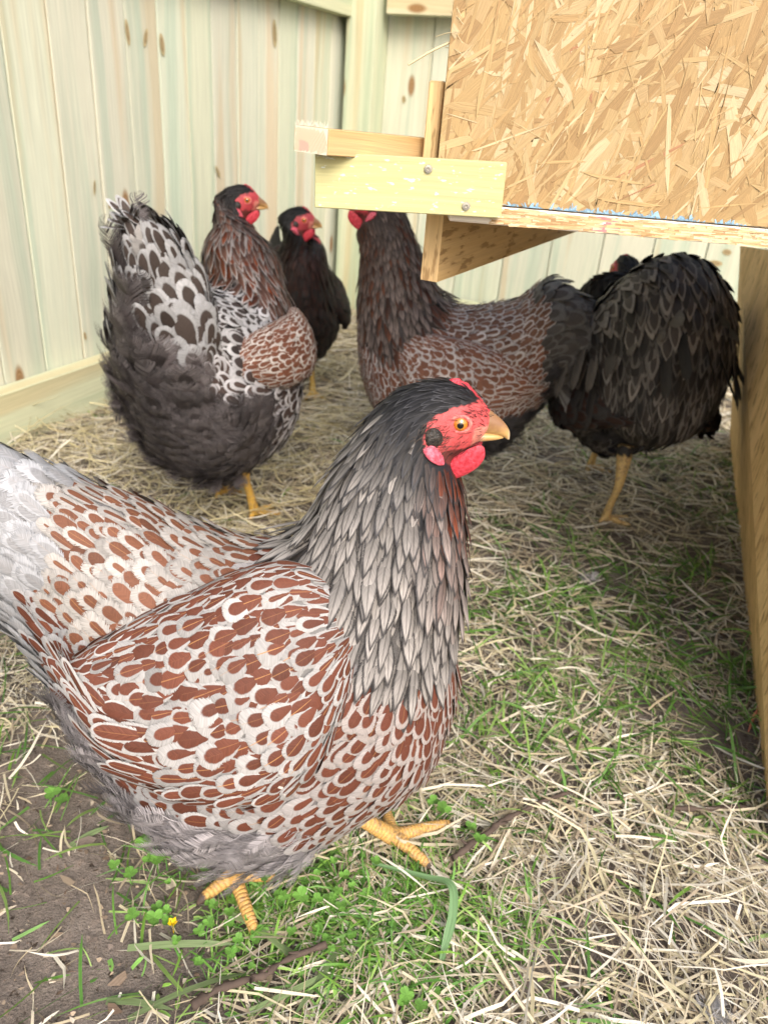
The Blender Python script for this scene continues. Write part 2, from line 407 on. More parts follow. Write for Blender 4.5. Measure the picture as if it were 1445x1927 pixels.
def lay(x, y, Lr, Wr, zr, K, bend, kink, colf=None, rise=.12, dirf=None):
    n = len(x); ang = rng.uniform(0, 2*np.pi, n) if dirf is None else dirf(n)
    D = np.stack([np.cos(ang), np.sin(ang), np.zeros(n)], 1); L = rng.uniform(*Lr, n)**1.0; W = rng.uniform(0, 1, n)**1.5*(Wr[1]-Wr[0])+Wr[0]
    P = np.stack([x, y, gz(x, y)+rng.uniform(*zr, n)], 1) - D*L[:, None]*.5
    ribbons(st, P, D, L, W, straw_cols(n) if colf is None else colf(n), K, bend, rng.normal(size=n)*rise, 0, .5, kink)
dn = lambda x, y: np.clip(1-1.05*soilness(x, y)-.55*blob(x, y, .0, .40, .12, .06)-.45*blob(x, y, .42, .95, .22, .28)+.75*nz(x, y, 11, 3.), .09, 1)
x, y = scatter(15000, -.45, .62, .24, .80, dn); lay(x, y, (.013, .062), (.0005, .0026), (0, .008), 4, .14, .45)
x, y = scatter(2200, -.1, .62, .24, .62, dn); lay(x, y, (.03, .10), (.0007, .0030), (.004, .012), 5, .18, .6)
x, y = scatter(15000, -1.0, .95, .80, 1.6, dn); lay(x, y, (.03, .10), (.0010, .0032), (0, .016), 3, .3, .5)
hay = lambda n: np.array([(.52, .45, .27), (.46, .40, .22), (.58, .52, .34), (.38, .32, .18)])[rng.integers(0, 4, n)]*rng.uniform(.8, 1.15, (n, 1))
x, y = scatter(5000, -1.0, .1, .9, 2.6, lambda x, y: np.full(len(x), 1.)); lay(x, y, (.04, .13), (.001, .0032), (.004, .03), 4, .5, .6, hay, .2)
x, y = scatter(9000, -1.0, 1.2, 1.5, 2.8, lambda x, y: np.full(len(x), 1.)); lay(x, y, (.05, .14), (.0018, .005), (0, .02), 3, .4, .5)
tag(st.build('straw', M['straw'], smooth=False), 'pale dry straw and clippings strewn over the run floor', 'straw', kind='stuff')

ch = MB()
x, y = scatter(9000, -.5, .6, .22, 1.0, lambda x, y: np.clip(.25+.8*soilness(x, y), 0, 1)); n = len(x)
ang = rng.uniform(0, 6.28, n); L = rng.uniform(.001, .006, n)**1.0; L[rng.random(n) < .04] *= 3; W = L*rng.uniform(.2, .8, n)
cc = np.array([(.20, .15, .11), (.10, .07, .05), (.32, .25, .18), (.42, .36, .28), (.15, .12, .10)])[rng.integers(0, 5, n)]*rng.uniform(.7, 1.2, (n, 1))
D = np.stack([np.cos(ang), np.sin(ang), rng.normal(size=n)*.25], 1)
ribbons(ch, np.stack([x, y, gz(x, y)+rng.uniform(0, .004, n)], 1), D, L, W, cc, 2, .3, 0, 0, .6)
tag(ch.build('debris', M['chip'], smooth=False), 'small brown chips and crumbs lying on the bare soil', 'debris', kind='stuff')

gr = MB()
GC = np.array([(.10, .22, .035), (.16, .30, .05), (.07, .17, .03), (.22, .34, .09), (.13, .26, .06)])
def grass(x, y, Lr, Wr, el=(.2, 1.1), K=4, cf=1., droop=.5):
    n = len(x); ang = rng.uniform(0, 6.28, n); L = rng.uniform(*Lr, n); W = rng.uniform(*Wr, n); r = rng.uniform(*el, n)
    D = np.stack([np.cos(ang), np.sin(ang), np.zeros(n)], 1)
    cols = GC[rng.integers(0, 5, n)]*rng.uniform(.7, 1.25, (n, 1))*cf
    ribbons(gr, np.stack([x, y, gz(x, y)], 1), D, L, W, cols, K, .15, r, r*droop, .5)
gd = lambda x, y: np.clip(1.0*blob(x, y, .36, .88, .2, .22)+.75*blob(x, y, .22, .75, .13, .2)+.6*blob(x, y, .62, 1.35, .2, .4)+.4*blob(x, y, .30, .55, .25, .2)+.06+1.1*nz(x, y, 12, 7.)-.2, 0, 1)
x, y = scatter(9500, .02, .95, .5, 1.8, gd); grass(x, y, (.02, .065), (.0012, .0032))
x, y = scatter(900, -.45, .5, .26, .7, lambda x, y: np.full(len(x), .35)); grass(x, y, (.02, .06), (.001, .003), (.05, .6))
pt = lambda x, y: np.clip(blob(x, y, .045, .41, .085, .045)*1.3+.9*blob(x, y, -.06, .42, .05, .035)+.6*blob(x, y, .06, .50, .06, .04)+.35*blob(x, y, .0, .35, .12, .04), 0, 1)
x, y = scatter(8000, -.2, .25, .28, .56, pt); grass(x, y, (.010, .038), (.0008, .0022), (.25, 1.2), 4, 1.35, .6)
x, y = scatter(1500, -.2, .25, .30, .56, pt); grass(x, y, (.006, .013), (.002, .0045), (.3, 1.2), 3, 1.7, .4)
x, y = scatter(700, -.5, -.12, .4, .95, lambda x, y: np.full(len(x), .45)); grass(x, y, (.02, .06), (.001, .0028), (.1, .8))
x, y = scatter(700, -.9, .2, .7, 1.7, lambda x, y: np.full(len(x), .25)); grass(x, y, (.02, .07), (.0015, .003), (.1, .8))
# long flat grey-green cut blades, lower left
for (u0, v0, u1, v1) in [(240, 1920, 470, 1800), (420, 1715, 580, 1790), (240, 1785, 450, 1778), (200, 1885, 330, 1890), (470, 1905, 640, 1838), (560, 1800, 470, 1750), (330, 1560, 395, 1545), (640, 1780, 560, 1925), (700, 1850, 800, 1800), (130, 1595, 200, 1550)]:
    p, q = gnd(u0, v0, .006), gnd(u1, v1, .006); d = q-p; L = np.array([np.linalg.norm(d)])
    ribbons(gr, p[None], d[None], L, np.array([.0052]), np.array([(.20, .27, .12)])*rng.uniform(.85, 1.3), 8, .12, 0.15, .15, .25)
tag(gr.build('grass', M['grass'], smooth=False), 'short green grass and weeds growing through the straw', 'grass', kind='stuff')

cl = MB()
def clover(p, sz, h):
    ang0 = rng.uniform(0, 6.28); tip = p+np.array([rng.normal()*.006, rng.normal()*.006, h])
    V, F, T = tube([p, (p+tip)/2+rng.normal(size=3)*.002, tip], .0005, 5); c = np.array([.12, .30, .05])*rng.uniform(.8, 1.2)
    cl.add(V, F, None, col=c)
    for k in range(3):
        a = ang0+k*2.094; d = np.array([math.cos(a), math.sin(a), rng.uniform(-.1, .3)]); s = nrm(np.cross(d, [0, 0, 1.])); nn = nrm(np.cross(s, d))
        V = []; uv = []
        for t in np.linspace(0, 1, 6):
            wd = sz*.55*math.sin(math.pi*min(1, .08+t*.8))**.8
            for u in (-1, -.5, 0, .5, 1):
                tt = t*(1 - (.14 if u == 0 else 0)*(t > .9)) - .10*(abs(u) == 1)*(t > .8)
                V.append(tip + d*sz*tt + s*u*wd + nn*sz*(.18*abs(u)*t)); uv.append((u*.5+.5, t*2))
        cl.add(V, grid_faces(6, 5), uv, col=np.array([.15, .32, .06])*rng.uniform(.7, 1.35))
for (u, v) in [(250, 1650), (262, 1640), (290, 1615), (265, 1600), (330, 1650), (500, 1660), (515, 1675), (285, 1745), (270, 1735), (300, 1728), (95, 1520), (105, 1530), (500, 1690), (740, 1910), (760, 1905), (810, 1905), (880, 1590), (870, 1560), (480, 1705), (605, 1720), (330, 1620), (820, 1530), (845, 1535), (790, 1900), (250, 1665), (545, 1700), (315, 1640)]:
    clover(gnd(u, v, .002), rng.uniform(.005, .009), rng.uniform(.006, .02))
for _ in range(60):
    x = rng.uniform(-.15, .03); y = rng.uniform(.36, .46); clover(np.array([x, y, .002]), rng.uniform(.003, .006), rng.uniform(.004, .02))
tag(cl.build('clover', M['grass']), 'bright green clover leaves in front of the pale hen', 'clover', kind='stuff')

# ------------------------------------------------------------------ fence (left run and back run)
FY = R_(21.5); fd = np.array([math.sin(FY), math.cos(FY), 0]); fn = np.array([math.cos(FY), -math.sin(FY), 0])   # along, inward normal
Z3 = np.array([0, 0, 1.]); F0 = gnd(0, 848); corner = F0 + fd*1.40 + np.array([-.055, .013, 0])
def board_run(root, start, d, nrml, length, bw, z0, z1, name, knots=()):
    mb = MB(); k = 0; s = 0.0
    while s < length:
        wdt = bw*rng.uniform(.93, 1.05); c = start + d*(s+wdt/2) + nrml*rng.uniform(-.0015, .0015) + Z3*(z0+z1)/2
        tint = np.array([1, 1, 1.])*rng.uniform(.93, 1.05) + rng.normal(size=3)*.012
        box(mb, c, d, nrml, Z3, wdt/2-.0012, .009, (z1-z0)/2, .002, col=tint); s += wdt; k += 1
    for (u, v, hw_, hh) in knots:
        P0 = start+nrml*.0106; dd_ = ray(u, v); c = CAM+dd_*(np.dot(P0-CAM, nrml)/np.dot(dd_, nrml)); a_ = np.arange(16)*2*np.pi/16; lean = rng.normal()*.25
        for f_, cl_ in ((1., (.78, .62, .44)), (.66, (.50, .36, .24)), (.3, (.62, .46, .30))):
            E = c+nrml*.0002*(2-f_)+(np.cos(a_)*hw_*f_)[:, None]*d+(np.sin(a_)*hh*f_)[:, None]*(Z3+lean*d); k0 = np.concatenate([E, c[None]+nrml*.0002*(2-f_)])
            mb.add(k0, np.stack([np.arange(16), (np.arange(16)+1) % 16, np.full(16, 16)], 1), np.stack([np.cos(np.append(a_, 0))*.01+u, np.sin(np.append(a_, 0))*.05], 1), col=cl_)
    box(mb, start+d*length/2-nrml*.0135+Z3*(z0+z1)/2, d, nrml, Z3, length/2, .003, (z1-z0)/2, col=(.3, .28, .2))
    return mb.build(name, M['fence'], root, False)
def plank(root, name, a, b, hw, ht, mat, col=(1, 1, 1), upv=Z3, bev=.0015):
    a, b = np.array(a, float), np.array(b, float); d = nrm(b-a); s = nrm(np.cross(d, upv)); u = np.cross(s, d)
    mb = MB(); box(mb, (a+b)/2, s, u, d, hw, ht, np.linalg.norm(b-a)/2, bev, col=col); return mb.build(name, mat, root, False)
lf = tag(empty('wooden_fence', F0), 'long pale treated pine board fence with a kickboard along its foot', 'fence')
def rel(o, root): o.matrix_parent_inverse = root.matrix_world.inverted(); return o
def ins(root, build):
    """build in world coordinates, then parent without moving"""
    o = build(None); o.parent = root; o.matrix_parent_inverse = Matrix.Translation(root.location).inverted(); return o
st0 = F0 - fd*1.6 - fn*.045
ins(lf, lambda r: board_run(r, st0, fd, fn, 3.115, .098, .0, 1.5, 'board_panel', [(240, 60, .006, .022), (274, 70, .006, .016), (305, 83, .008, .020), (517, 62, .010, .030), (178, 352, .003, .014), (160, 632, .004, .009), (206, 388, .003, .005), (410, 322, .006, .013)]))
kb0 = F0 - fd*1.6 - fn*.016; kb1 = F0+fd*1.36 - fn*.016
ins(lf, lambda r: plank(r, 'kickboard', kb0+Z3*.050, kb1+Z3*.050, .019, .050, M['fence'], (.93, .95, .82)))
tr = pl(560, 0, 2.3)
ins(lf, lambda r: plank(r, 'top_rail', kb0+Z3*.855, kb1+Z3*.855, .019, .045, M['fence'], (.92, .92, .78)))
bd = np.array([math.cos(FY), -math.sin(FY), 0]); bn = np.array([-math.sin(FY), -math.cos(FY), 0])
bf = tag(empty('wooden_fence', corner), 'shorter pine board fence closing the far end behind the coop', 'fence')
ins(bf, lambda r: board_run(r, corner+bd*.0-bn*.05, bd, bn, 2.3, .14, .0, 1.5, 'board_panel', [(760, 186, .006, .010), (1368, 474, .012, .008), (1345, 495, .02, .008)]))
ins(bf, lambda r: plank(r, 'fence_post', corner+bd*.088-Z3*.05, corner+bd*.088+Z3*1.5, .044, .045, M['fence'], (.93, .95, .84), upv=fd))
ins(bf, lambda r: plank(r, 'top_rail', corner+bd*.15+Z3*.868, corner+bd*2.3+Z3*.868, .019, .045, M['fence'], (1., .93, .8)))
ins(bf, lambda r: plank(r, 'bottom_rail', corner+bd*.15+Z3*.045, corner+bd*2.3+Z3*.045, .019, .045, M['fence'], (.9, .9, .75)))

# ------------------------------------------------------------------ chicken coop
CY = .62; CZ = .541; XL, XR = .018, .74
coop = tag(empty('chicken_coop', (.4, CY+.25, 0)), 'raised chicken coop of raw strand board with a green pine ledge', 'chicken coop')
dS = np.array([math.sin(R_(18)), math.cos(R_(18)), 0])        # depth direction of the side boards
OSB = np.array([(.36, .245, .11), (.385, .268, .13), (.41, .30, .152), (.335, .22, .097), (.372, .258, .12), (.46, .36, .21), (.30, .19, .083)])
def flake_panel(mb, o, ex, ez, n, wx, wz, num, lmin=.02, lmax=.10, red=()):
    """strand board face: overlapping wood strands on the plane o + x*ex + z*ez, normal n"""
    for i in range(num):
        fz = i/num; L = rng.uniform(lmin, lmax)*(1.5 if fz < .3 else 1.); W = L*rng.uniform(.12, .26)
        if fz > .45: W = L*rng.uniform(.05, .16)
        if fz > .72: L *= rng.uniform(.3, .9); W = L*rng.uniform(.02, .07)
        cx, cz = rng.uniform(0, wx), rng.uniform(0, wz); a = rng.normal(1.12, .42 if rng.random() < .72 else 1.3)
        c_, s_ = math.cos(a), math.sin(a); zl = .0002 + fz*.0011
        pts = []
        K = 5
        for k in range(K+1):
            t = -1+2*k/K; endw = 1-.55*(abs(t) > .99)*rng.random()
            for sd in (-1, 1):
                lx = t*L/2 + (rng.normal()*.006 if abs(t) > .99 else 0); ly = sd*W/2*endw + rng.normal()*W*.045
                pts.append((cx+lx*c_-ly*s_, cz+lx*s_+ly*c_))
        pts = np.array(pts); 
        q = np.clip(pts, (0, 0), (wx, wz)); curl = rng.uniform(0, 1)**3*.0006
        V = o + q[:, :1]*ex + q[:, 1:]*ez + n*(zl + np.abs(np.linspace(-1, 1, K+1)).repeat(2)[:, None]**3*curl)
        col = OSB[rng.integers(0, len(OSB))]*rng.uniform(.92, 1.06)*(1.1 if fz > .72 else 1.)
        for (rx, rz_, rr) in red:
            if (cx-rx)**2+(cz-rz_)**2 < rr**2 and rng.random() < .2: col = np.array([.33, .17, .085])
        uv = np.stack([np.tile([0, W*150], K+1)+i*3.1, np.repeat(np.linspace(0, L*22, K+1), 2)+i*1.7], 1)
        mb.add(V, grid_faces(K+1, 2), uv, col=col)
HX = XR-XL; HZ = .55
fp = MB(); box(fp, (XL+HX/2, CY+.006, CZ+HZ/2), (1, 0, 0), (0, 1, 0), (0, 0, 1), HX/2, .006, HZ/2, col=(.5, .34, .16))
flake_panel(fp, np.array([XL, CY, CZ]), np.array([1., 0, 0]), np.array([0, 0, 1.]), np.array([0, -1., 0]), .30, .28, 1600, .022, .070, [(.085, .095, .012), (.15, .03, .014)])
flake_panel(fp, np.array([XL+.3, CY, CZ]), np.array([1., 0, 0]), np.array([0, 0, 1.]), np.array([0, -1., 0]), HX-.3, HZ, 700, .04, .16)
flake_panel(fp, np.array([XL, CY, CZ+.28]), np.array([1., 0, 0]), np.array([0, 0, 1.]), np.array([0, -1., 0]), .30, HZ-.28, 350, .04, .12)
for i in range(190):   # smudged blue marking paint along the lower edge
    cx = rng.choice([.085, .119, .122, .125, .150, .172, .175, .20, .205, .24])+rng.normal()*.007; h_ = abs(rng.normal())*.0020+.0005; wd = rng.uniform(.0004, .0016)
    if cx < XL+.03: continue
    sl_ = rng.normal()*.002
    V = [(cx-wd, CY-.0032, CZ), (cx+wd, CY-.0032, CZ), (cx+wd*.4+sl_, CY-.0034, CZ+h_), (cx-wd*.5+sl_, CY-.0034, CZ+h_*rng.uniform(.7, 1))]
    fp.add(V, [[0, 1, 2, 3]], rng.random((4, 2))*9, col=np.array([.20, .33, .44])*rng.uniform(.7, 1.4))
ins(coop, lambda r: fp.build('front_panel', M['osb'], r, False))
# floor edge with raw strand-board grain
fl = MB(); DEP = .40
A = np.array([XL+.05, CY-.008, CZ-.0075]); 
box(fl, (XL+.012+HX/2, CY+DEP/2-.006, CZ-.0075), (0, 1, 0), (0, 0, 1), (1, 0, 0), DEP/2, .0062, HX/2, col=(.80, .72, .62))
for i in range(900):
    cx = rng.uniform(.06, .33); L = rng.uniform(.004, .022); hz = rng.uniform(.0003, .0012); cz = CZ-.0075+rng.uniform(-.0055, .0055); y0 = CY-.0063-rng.uniform(0, .0004)
    cz2 = cz + rng.normal()*.0006
    V = [(cx, y0, cz-hz), (cx+L, y0, cz2-hz*.3), (cx+L, y0, cz2+hz*.3), (cx, y0, cz+hz)]
    col = np.array([(.66, .48, .28), (.74, .58, .38), (.42, .26, .12), (.58, .40, .20)])[rng.integers(0, 4)]*rng.uniform(.85, 1.1)
    if abs(cx+L/2-.150) < .004: col = np.array([.72, .20, .20])
    fl.add(V, [[0, 1, 2, 3]], rng.random((4, 2))*9, col=col)
ins(coop, lambda r: fl.build('floor_board', M['osb'], r, False))
# left side wall (its raw edge shows as a strip) and the rest of the box
SL = np.array([XL-.008, CY+.02, 0])
ins(coop, lambda r: plank(r, 'side_wall', SL+Z3*(CZ+.052)+np.array([-.0, .25, 0]), SL+Z3*(CZ+.052)+np.array([-.0, .252, 0]), .005, .05, M['osbside'])) if False else None
sw = MB(); box(sw, np.array([XL-.0065, CY+.02, CZ+.036]) + dS*.20, nrm(np.cross(dS, Z3)), dS, Z3, .0055, .20, .042, col=(1.75, 1.7, 1.6))
ins(coop, lambda r: sw.build('side_board', M['osbside'], r, False))
sw2 = MB(); box(sw2, np.array([XL+.008, CY+.015, CZ+HZ/2]) + dS*.20, nrm(np.cross(dS, Z3)), dS, Z3, .006, .20, HZ/2-.001, col=(1, 1, 1)); ins(coop, lambda r: sw2.build('side_wall', M['osbside'], r, False)); sw2 = MB(); box(sw2, np.array([XR-.008, CY+.015, CZ+HZ/2]) + dS*.20, nrm(np.cross(dS, Z3)), dS, Z3, .006, .20, HZ/2-.001, col=(1, 1, 1))
ins(coop, lambda r: sw2.build('side_wall', M['osbside'], r, False))
rf = MB(); box(rf, np.array([(XL+XR)/2+.06, CY+.20, CZ+HZ+.012]), (0, 1, 0), (0, 0, 1), (1, 0, 0), .25, .008, HX/2+.1, col=(1, 1, 1)); ins(coop, lambda r: rf.build('roof', M['osbside'], r, False))
# green ledge board, screws, landing board
GB = MB(); ga, gb = pl(594, 337, CY-.012), pl(947, 357.5, CY-.012); gd_ = gb-ga; gd_[1] = 0
box(GB, (ga+gb)/2, np.cross(nrm(gd_), [0, 1., 0]), (0, 1, 0), gd_, .0187, .0055, np.linalg.norm(gd_)/2, .0006, col=(1, 1, 1))
ledge = ins(coop, lambda r: GB.build('ledge_board', M['green'], r, False))
for (u, v) in [(806, 317), (877, 387)]:
    c = pl(u, v, CY-.0182); s = MB()
    for r0, r1, z0, z1 in [(.0030, .0028, 0, -.0008), (.0028, .0011, -.0008, -.0009), (.0011, .0008, -.0009, .0004), (.0008, .0000, .0004, .0004)]:
        a = np.arange(14)*2*np.pi/14; ca, sa = np.cos(a), np.sin(a); zero = np.zeros(14)
        V = np.concatenate([np.stack([ca*r0, zero+z0, sa*r0], 1), np.stack([ca*r1, zero+z1, sa*r1], 1)])+c; s.add(V, grid_faces(2, 14, True))
    so_ = s.build('screw', M['screw'], None, False); so_.parent = ledge
lb = MB(); pa, pb = pl(585, 263, CY-.024), pl(822, 282, CY+.075); pd = nrm(pb-pa); ps = nrm(np.cross(pd, Z3)); pu = np.cross(ps, pd)
Lp = np.linalg.norm(pb-pa)+.25
lc = MB()
box(lb, pa+pd*Lp/2, ps, pu, pd, .0188, .0083, Lp/2, .0006, col=(1, 1, 1))
for i in range(70):     # splintered saw fibres on the cut end
    t = rng.uniform(-1, 1)*.0175; p = pa+ps*t+pu*.0088; d = np.array([rng.normal()*.4, -.2, 1])
    V, F, T = tube([p, p+nrm(d)*rng.uniform(.001, .0045)], [.0003, .00005], 4); lc.add(V, F, None, col=(.78, .72, .58))
for i in range(26):     # growth rings on the cut end
    for sg in (1,):
        r0 = .006+i*.0014; aa = np.linspace(.25, 1.35, 14); cc_ = np.array([-.022, -.016]); q0 = cc_+np.stack([np.cos(aa), np.sin(aa)], 1)*r0; q1 = cc_+np.stack([np.cos(aa), np.sin(aa)], 1)*(r0+.0008)
        ok = (np.abs(q0[:, 0]) < .0175) & (np.abs(q0[:, 1]) < .0083) & (np.abs(q1[:, 0]) < .0175) & (np.abs(q1[:, 1]) < .0083)
        for j in range(13):
            if ok[j] and ok[j+1]:
                Q = np.array([q0[j], q0[j+1], q1[j+1], q1[j]]); V = pa - pd*.0003 + Q[:, :1]*ps + Q[:, 1:]*pu
                c3 = (.66, .52, .34) if not (-.012 < Q[0, 0] < -.002 and Q[0, 1] < -.002) else (.72, .30, .24)
                lc.add(V, [[0, 1, 2, 3]], rng.random((4, 2))*3, col=c3)
Q = np.array([(-.0176, -.0083), (.0176, -.0083), (.0176, .0083), (-.0176, .0083)]); lc.add(pa-pd*.00015+Q[:, :1]*ps+Q[:, 1:]*pu, [[0, 1, 2, 3]], rng.random((4, 2))*.01+3, col=(.80, .74, .58))
perch = ins(coop, lambda r: lb.build('landing_board', M['pine'], r, False)); ce_o = ins(coop, lambda r: lc.build('cut_end', M['osb'], r, False)); ce_o.parent = perch; ce_o.matrix_parent_inverse = Matrix.Identity(4)
# support board under the floor
b0, b1 = pl(800, 410, .66), pl(785, 530, .66); b2 = pl(828, 526, .66)
zt = CZ-.0142; zb = (b1[2]+b2[2])/2
far = gnd(1062, 441, 0); dd = ray(1062, 441)
bx = MB(); Lb = .47; cB = np.array([(b1[0]+b2[0])/2, .66, 0]); dB = nrm(np.array([math.sin(R_(25)), math.cos(R_(25)), 0])); sB = nrm(np.cross(dB, Z3))
tw = abs(b2[0]-b1[0])/2*.8
E4 = [cB-sB*tw, cB+sB*tw]
V = []
for t_, zbot in ((0, zb), (Lb, zb)):
    for s_ in (-tw, tw):
        for z_ in (zbot, zt): V.append(cB+dB*t_+sB*s_+Z3*z_)
V = np.array(V); Fq = [[0, 2, 3, 1], [4, 5, 7, 6], [0, 1, 5, 4], [2, 6, 7, 3], [0, 4, 6, 2], [1, 3, 7, 5]]
VV = []; UVv = []; FF = []
for f_ in Fq:
    for i_ in f_: VV.append(V[i_]); UVv.append((V[i_][2], V[i_][1]) if f_ not in ([0, 2, 3, 1],) else (V[i_][0]*1.+5, V[i_][2]))
    FF.append([len(VV)-4, len(VV)-3, len(VV)-2, len(VV)-1])
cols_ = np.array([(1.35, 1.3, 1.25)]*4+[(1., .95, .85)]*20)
bx.add(VV, FF, UVv, col=cols_); ins(coop, lambda r: bx.build('support_board', M['osbside'], r, False))
# right-hand leg board running back along the coop
n0, n1 = gnd(1440, 1450), gnd(1375, 820); dL = nrm(n1-n0); lg = MB(); a0 = n0-dL*.12; L_ = np.linalg.norm(n1-n0)+.12; sL = nrm(np.cross(dL, Z3))
Tf = pl(1393, 462, 1.33); Tn = np.array([a0[0]+.02, a0[1]+.02, zt]); Q = [a0-Z3*.01, n1-Z3*.01, Tf, Tn]; nl_ = nrm(np.cross(Q[1]-Q[0], Q[3]-Q[0])); nl_ = nl_*np.sign(nl_[0])
VV, UVv, FF = [], [], []
def lq(P4):
    for p_ in P4: VV.append(p_); UVv.append((p_[1]*1.0+p_[0]*.3, p_[2]))
    FF.append(list(range(len(VV)-4, len(VV))))
Qb = [q_+nl_*.016 for q_ in Q]; lq(Q); lq(Qb[::-1])
for i_ in range(4): lq([Q[i_], Qb[i_], Qb[(i_+1) % 4], Q[(i_+1) % 4]])
lg.add(VV, FF, UVv, col=(1.5, 1.42, 1.28))
ins(coop, lambda r: lg.build('leg_board', M['osbside'], r, False))

# ------------------------------------------------------------------ hens
FV = np.array([0, .2, .42, .6, .75, .87, .95, 1.])
def prof(kind, v):
    if kind == 'round': return (.3+.7*np.clip(v/.5, 0, 1)**.8)*np.sqrt(np.clip(1-np.clip((v-.62)/.38, 0, 1)**2.2, 0, 1))
    if kind == 'lance': return (.5+.5*np.clip(v/.4, 0, 1))*np.clip(1-np.clip((v-.40)/.60, 0, 1)**1.55, 0, 1)**.9
    return (.55+.45*np.clip(v/.35, 0, 1))*np.sqrt(np.clip(1-np.clip((v-.8)/.2, 0, 1)**2, 0, 1))
def plume(mb, P, T, N, L, W, ce, cc, par, kind='round', lift=.14, curl=.10, cup=.18, fv=FV, us=(-1, -.5, 0, .5, 1), bend=0.):
    n = len(P); 
    if n == 0: return
    us = np.array(us); nu = len(us); nv = len(fv); T = nrm(T); N = nrm(N - T*np.sum(N*T, -1, keepdims=True)); B = np.cross(N, T)
    bc = lambda x: np.broadcast_to(np.asarray(x, float), (n,))
    L, W, lift, curl, bend = map(bc, (L, W, lift, curl, bend))
    v = fv[None, :, None]; u = us[None, None, :]; pw = prof(kind, fv)[None, :, None]
    X = (L[:, None, None]*v)*np.ones_like(u)
    Y = W[:, None, None]*pw*u + bend[:, None, None]*L[:, None, None]*v**2
    Zc = L[:, None, None]*(lift[:, None, None]*v - curl[:, None, None]*v**2) + cup*W[:, None, None]*pw*(1-u**2)*.6
    V = P[:, None, None]+X[..., None]*T[:, None, None]+Y[..., None]*B[:, None, None]+Zc[..., None]*N[:, None, None]
    k = nu*nv; F = (grid_faces(nv, nu)[None]+(np.arange(n)*k)[:, None, None]).reshape(-1, 4)
    uv = np.stack(np.broadcast_arrays(u*.5+.5, v), -1); uv = np.broadcast_to(uv, (n, nv, nu, 2)).reshape(-1, 2)
    rep = lambda c: np.repeat(c, k, 0)
    mb.add(V.reshape(-1, 3), F, uv, ce=rep(ce), cc=rep(cc), cp=rep(par))
def attrs(n, edge, centre, th, fray, shaft, tipk, jit=.12, soft=.055):
    f = lambda c: np.broadcast_to(np.asarray(c, float), (n, 3)); b = lambda x: np.broadcast_to(np.asarray(x, float), (n,))
    j = 1+rng.normal(size=(n, 1))*jit; j2 = 1+rng.normal(size=(n, 1))*jit
    ce = np.concatenate([np.clip(f(edge)*j, 0.004, .9), (b(th)*(1+rng.normal(size=n)*.15))[:, None]], 1)
    cc = np.concatenate([np.clip(f(centre)*j2, 0.004, .9), b(fray)[:, None]], 1)
    par = np.stack([rng.random(n), b(shaft), b(tipk)*.1, np.full(n, soft)], 1)
    return ce, cc, par
def follow(loft, q, th, L, T, N, P, lift):
    """aim each feather so that it lies along the curved surface instead of sinking into it"""
    e = .03; sp = np.linalg.norm(loft.ev(np.minimum(q+e, loft.n-1.001), th)-loft.ev(np.maximum(q-e, 0), th), axis=1)/(2*e)
    dq = np.minimum(L/np.maximum(sp, 1e-4), np.maximum(q-.02, .02)); A = loft.ev(q-dq, th); M_ = loft.ev(q-dq*.5, th)
    T2 = A-P; ln = np.linalg.norm(T2, axis=1); T2 = np.where((ln > .35*L)[:, None], nrm(T2), T)
    b = np.clip(np.sum((M_-(P+A)/2)*N, 1), -.25*L, .25*L); N2 = nrm(N-T2*np.sum(N*T2, 1, keepdims=True)); k4 = 4*np.maximum(b, 0)/L
    return T2, N2, lift+k4, k4
def darts(loft, q0, q1, rad, n_try, th0=-np.pi, th1=np.pi, aniso=1.):
    """Poisson-like feather roots on a loft; rad(q, th) is the spacing"""
    m = 70000; q = rng.uniform(q0, q1, m); th = rng.uniform(th0, th1, m)
    e = .03; dp = loft.ev(np.minimum(q+e, loft.n-1.001), th)-loft.ev(np.maximum(q-e, 0), th); dt = loft.ev(q, th+.03)-loft.ev(q, th-.03)
    area = np.linalg.norm(np.cross(dp, dt), axis=1)/rad(q, th)**2; ar = 1.; keep = np.argsort(rng.exponential(size=m)/np.maximum(area, 1e-9))[:int(min(n_try*6, 9*area.mean()*(q1-q0)*(th1-th0)/(.06*.06)))]
    q, th = q[keep], th[keep]; P, Tt, _n = loft.frame(q, th); r = rad(q, th); k2 = aniso**2-1
    acc = np.zeros((len(P), 3)); na = 0; ids = []
    for i in range(len(P)):
        if na:
            dv = acc[:na]-P[i]
            if np.min(np.sum(dv**2, 1)+(k2*(dv@Tt[i])**2 if k2 else 0.)) < r[i]**2: continue
        acc[na] = P[i]; na += 1; ids.append(i)
    return q[ids], th[ids], r[ids]
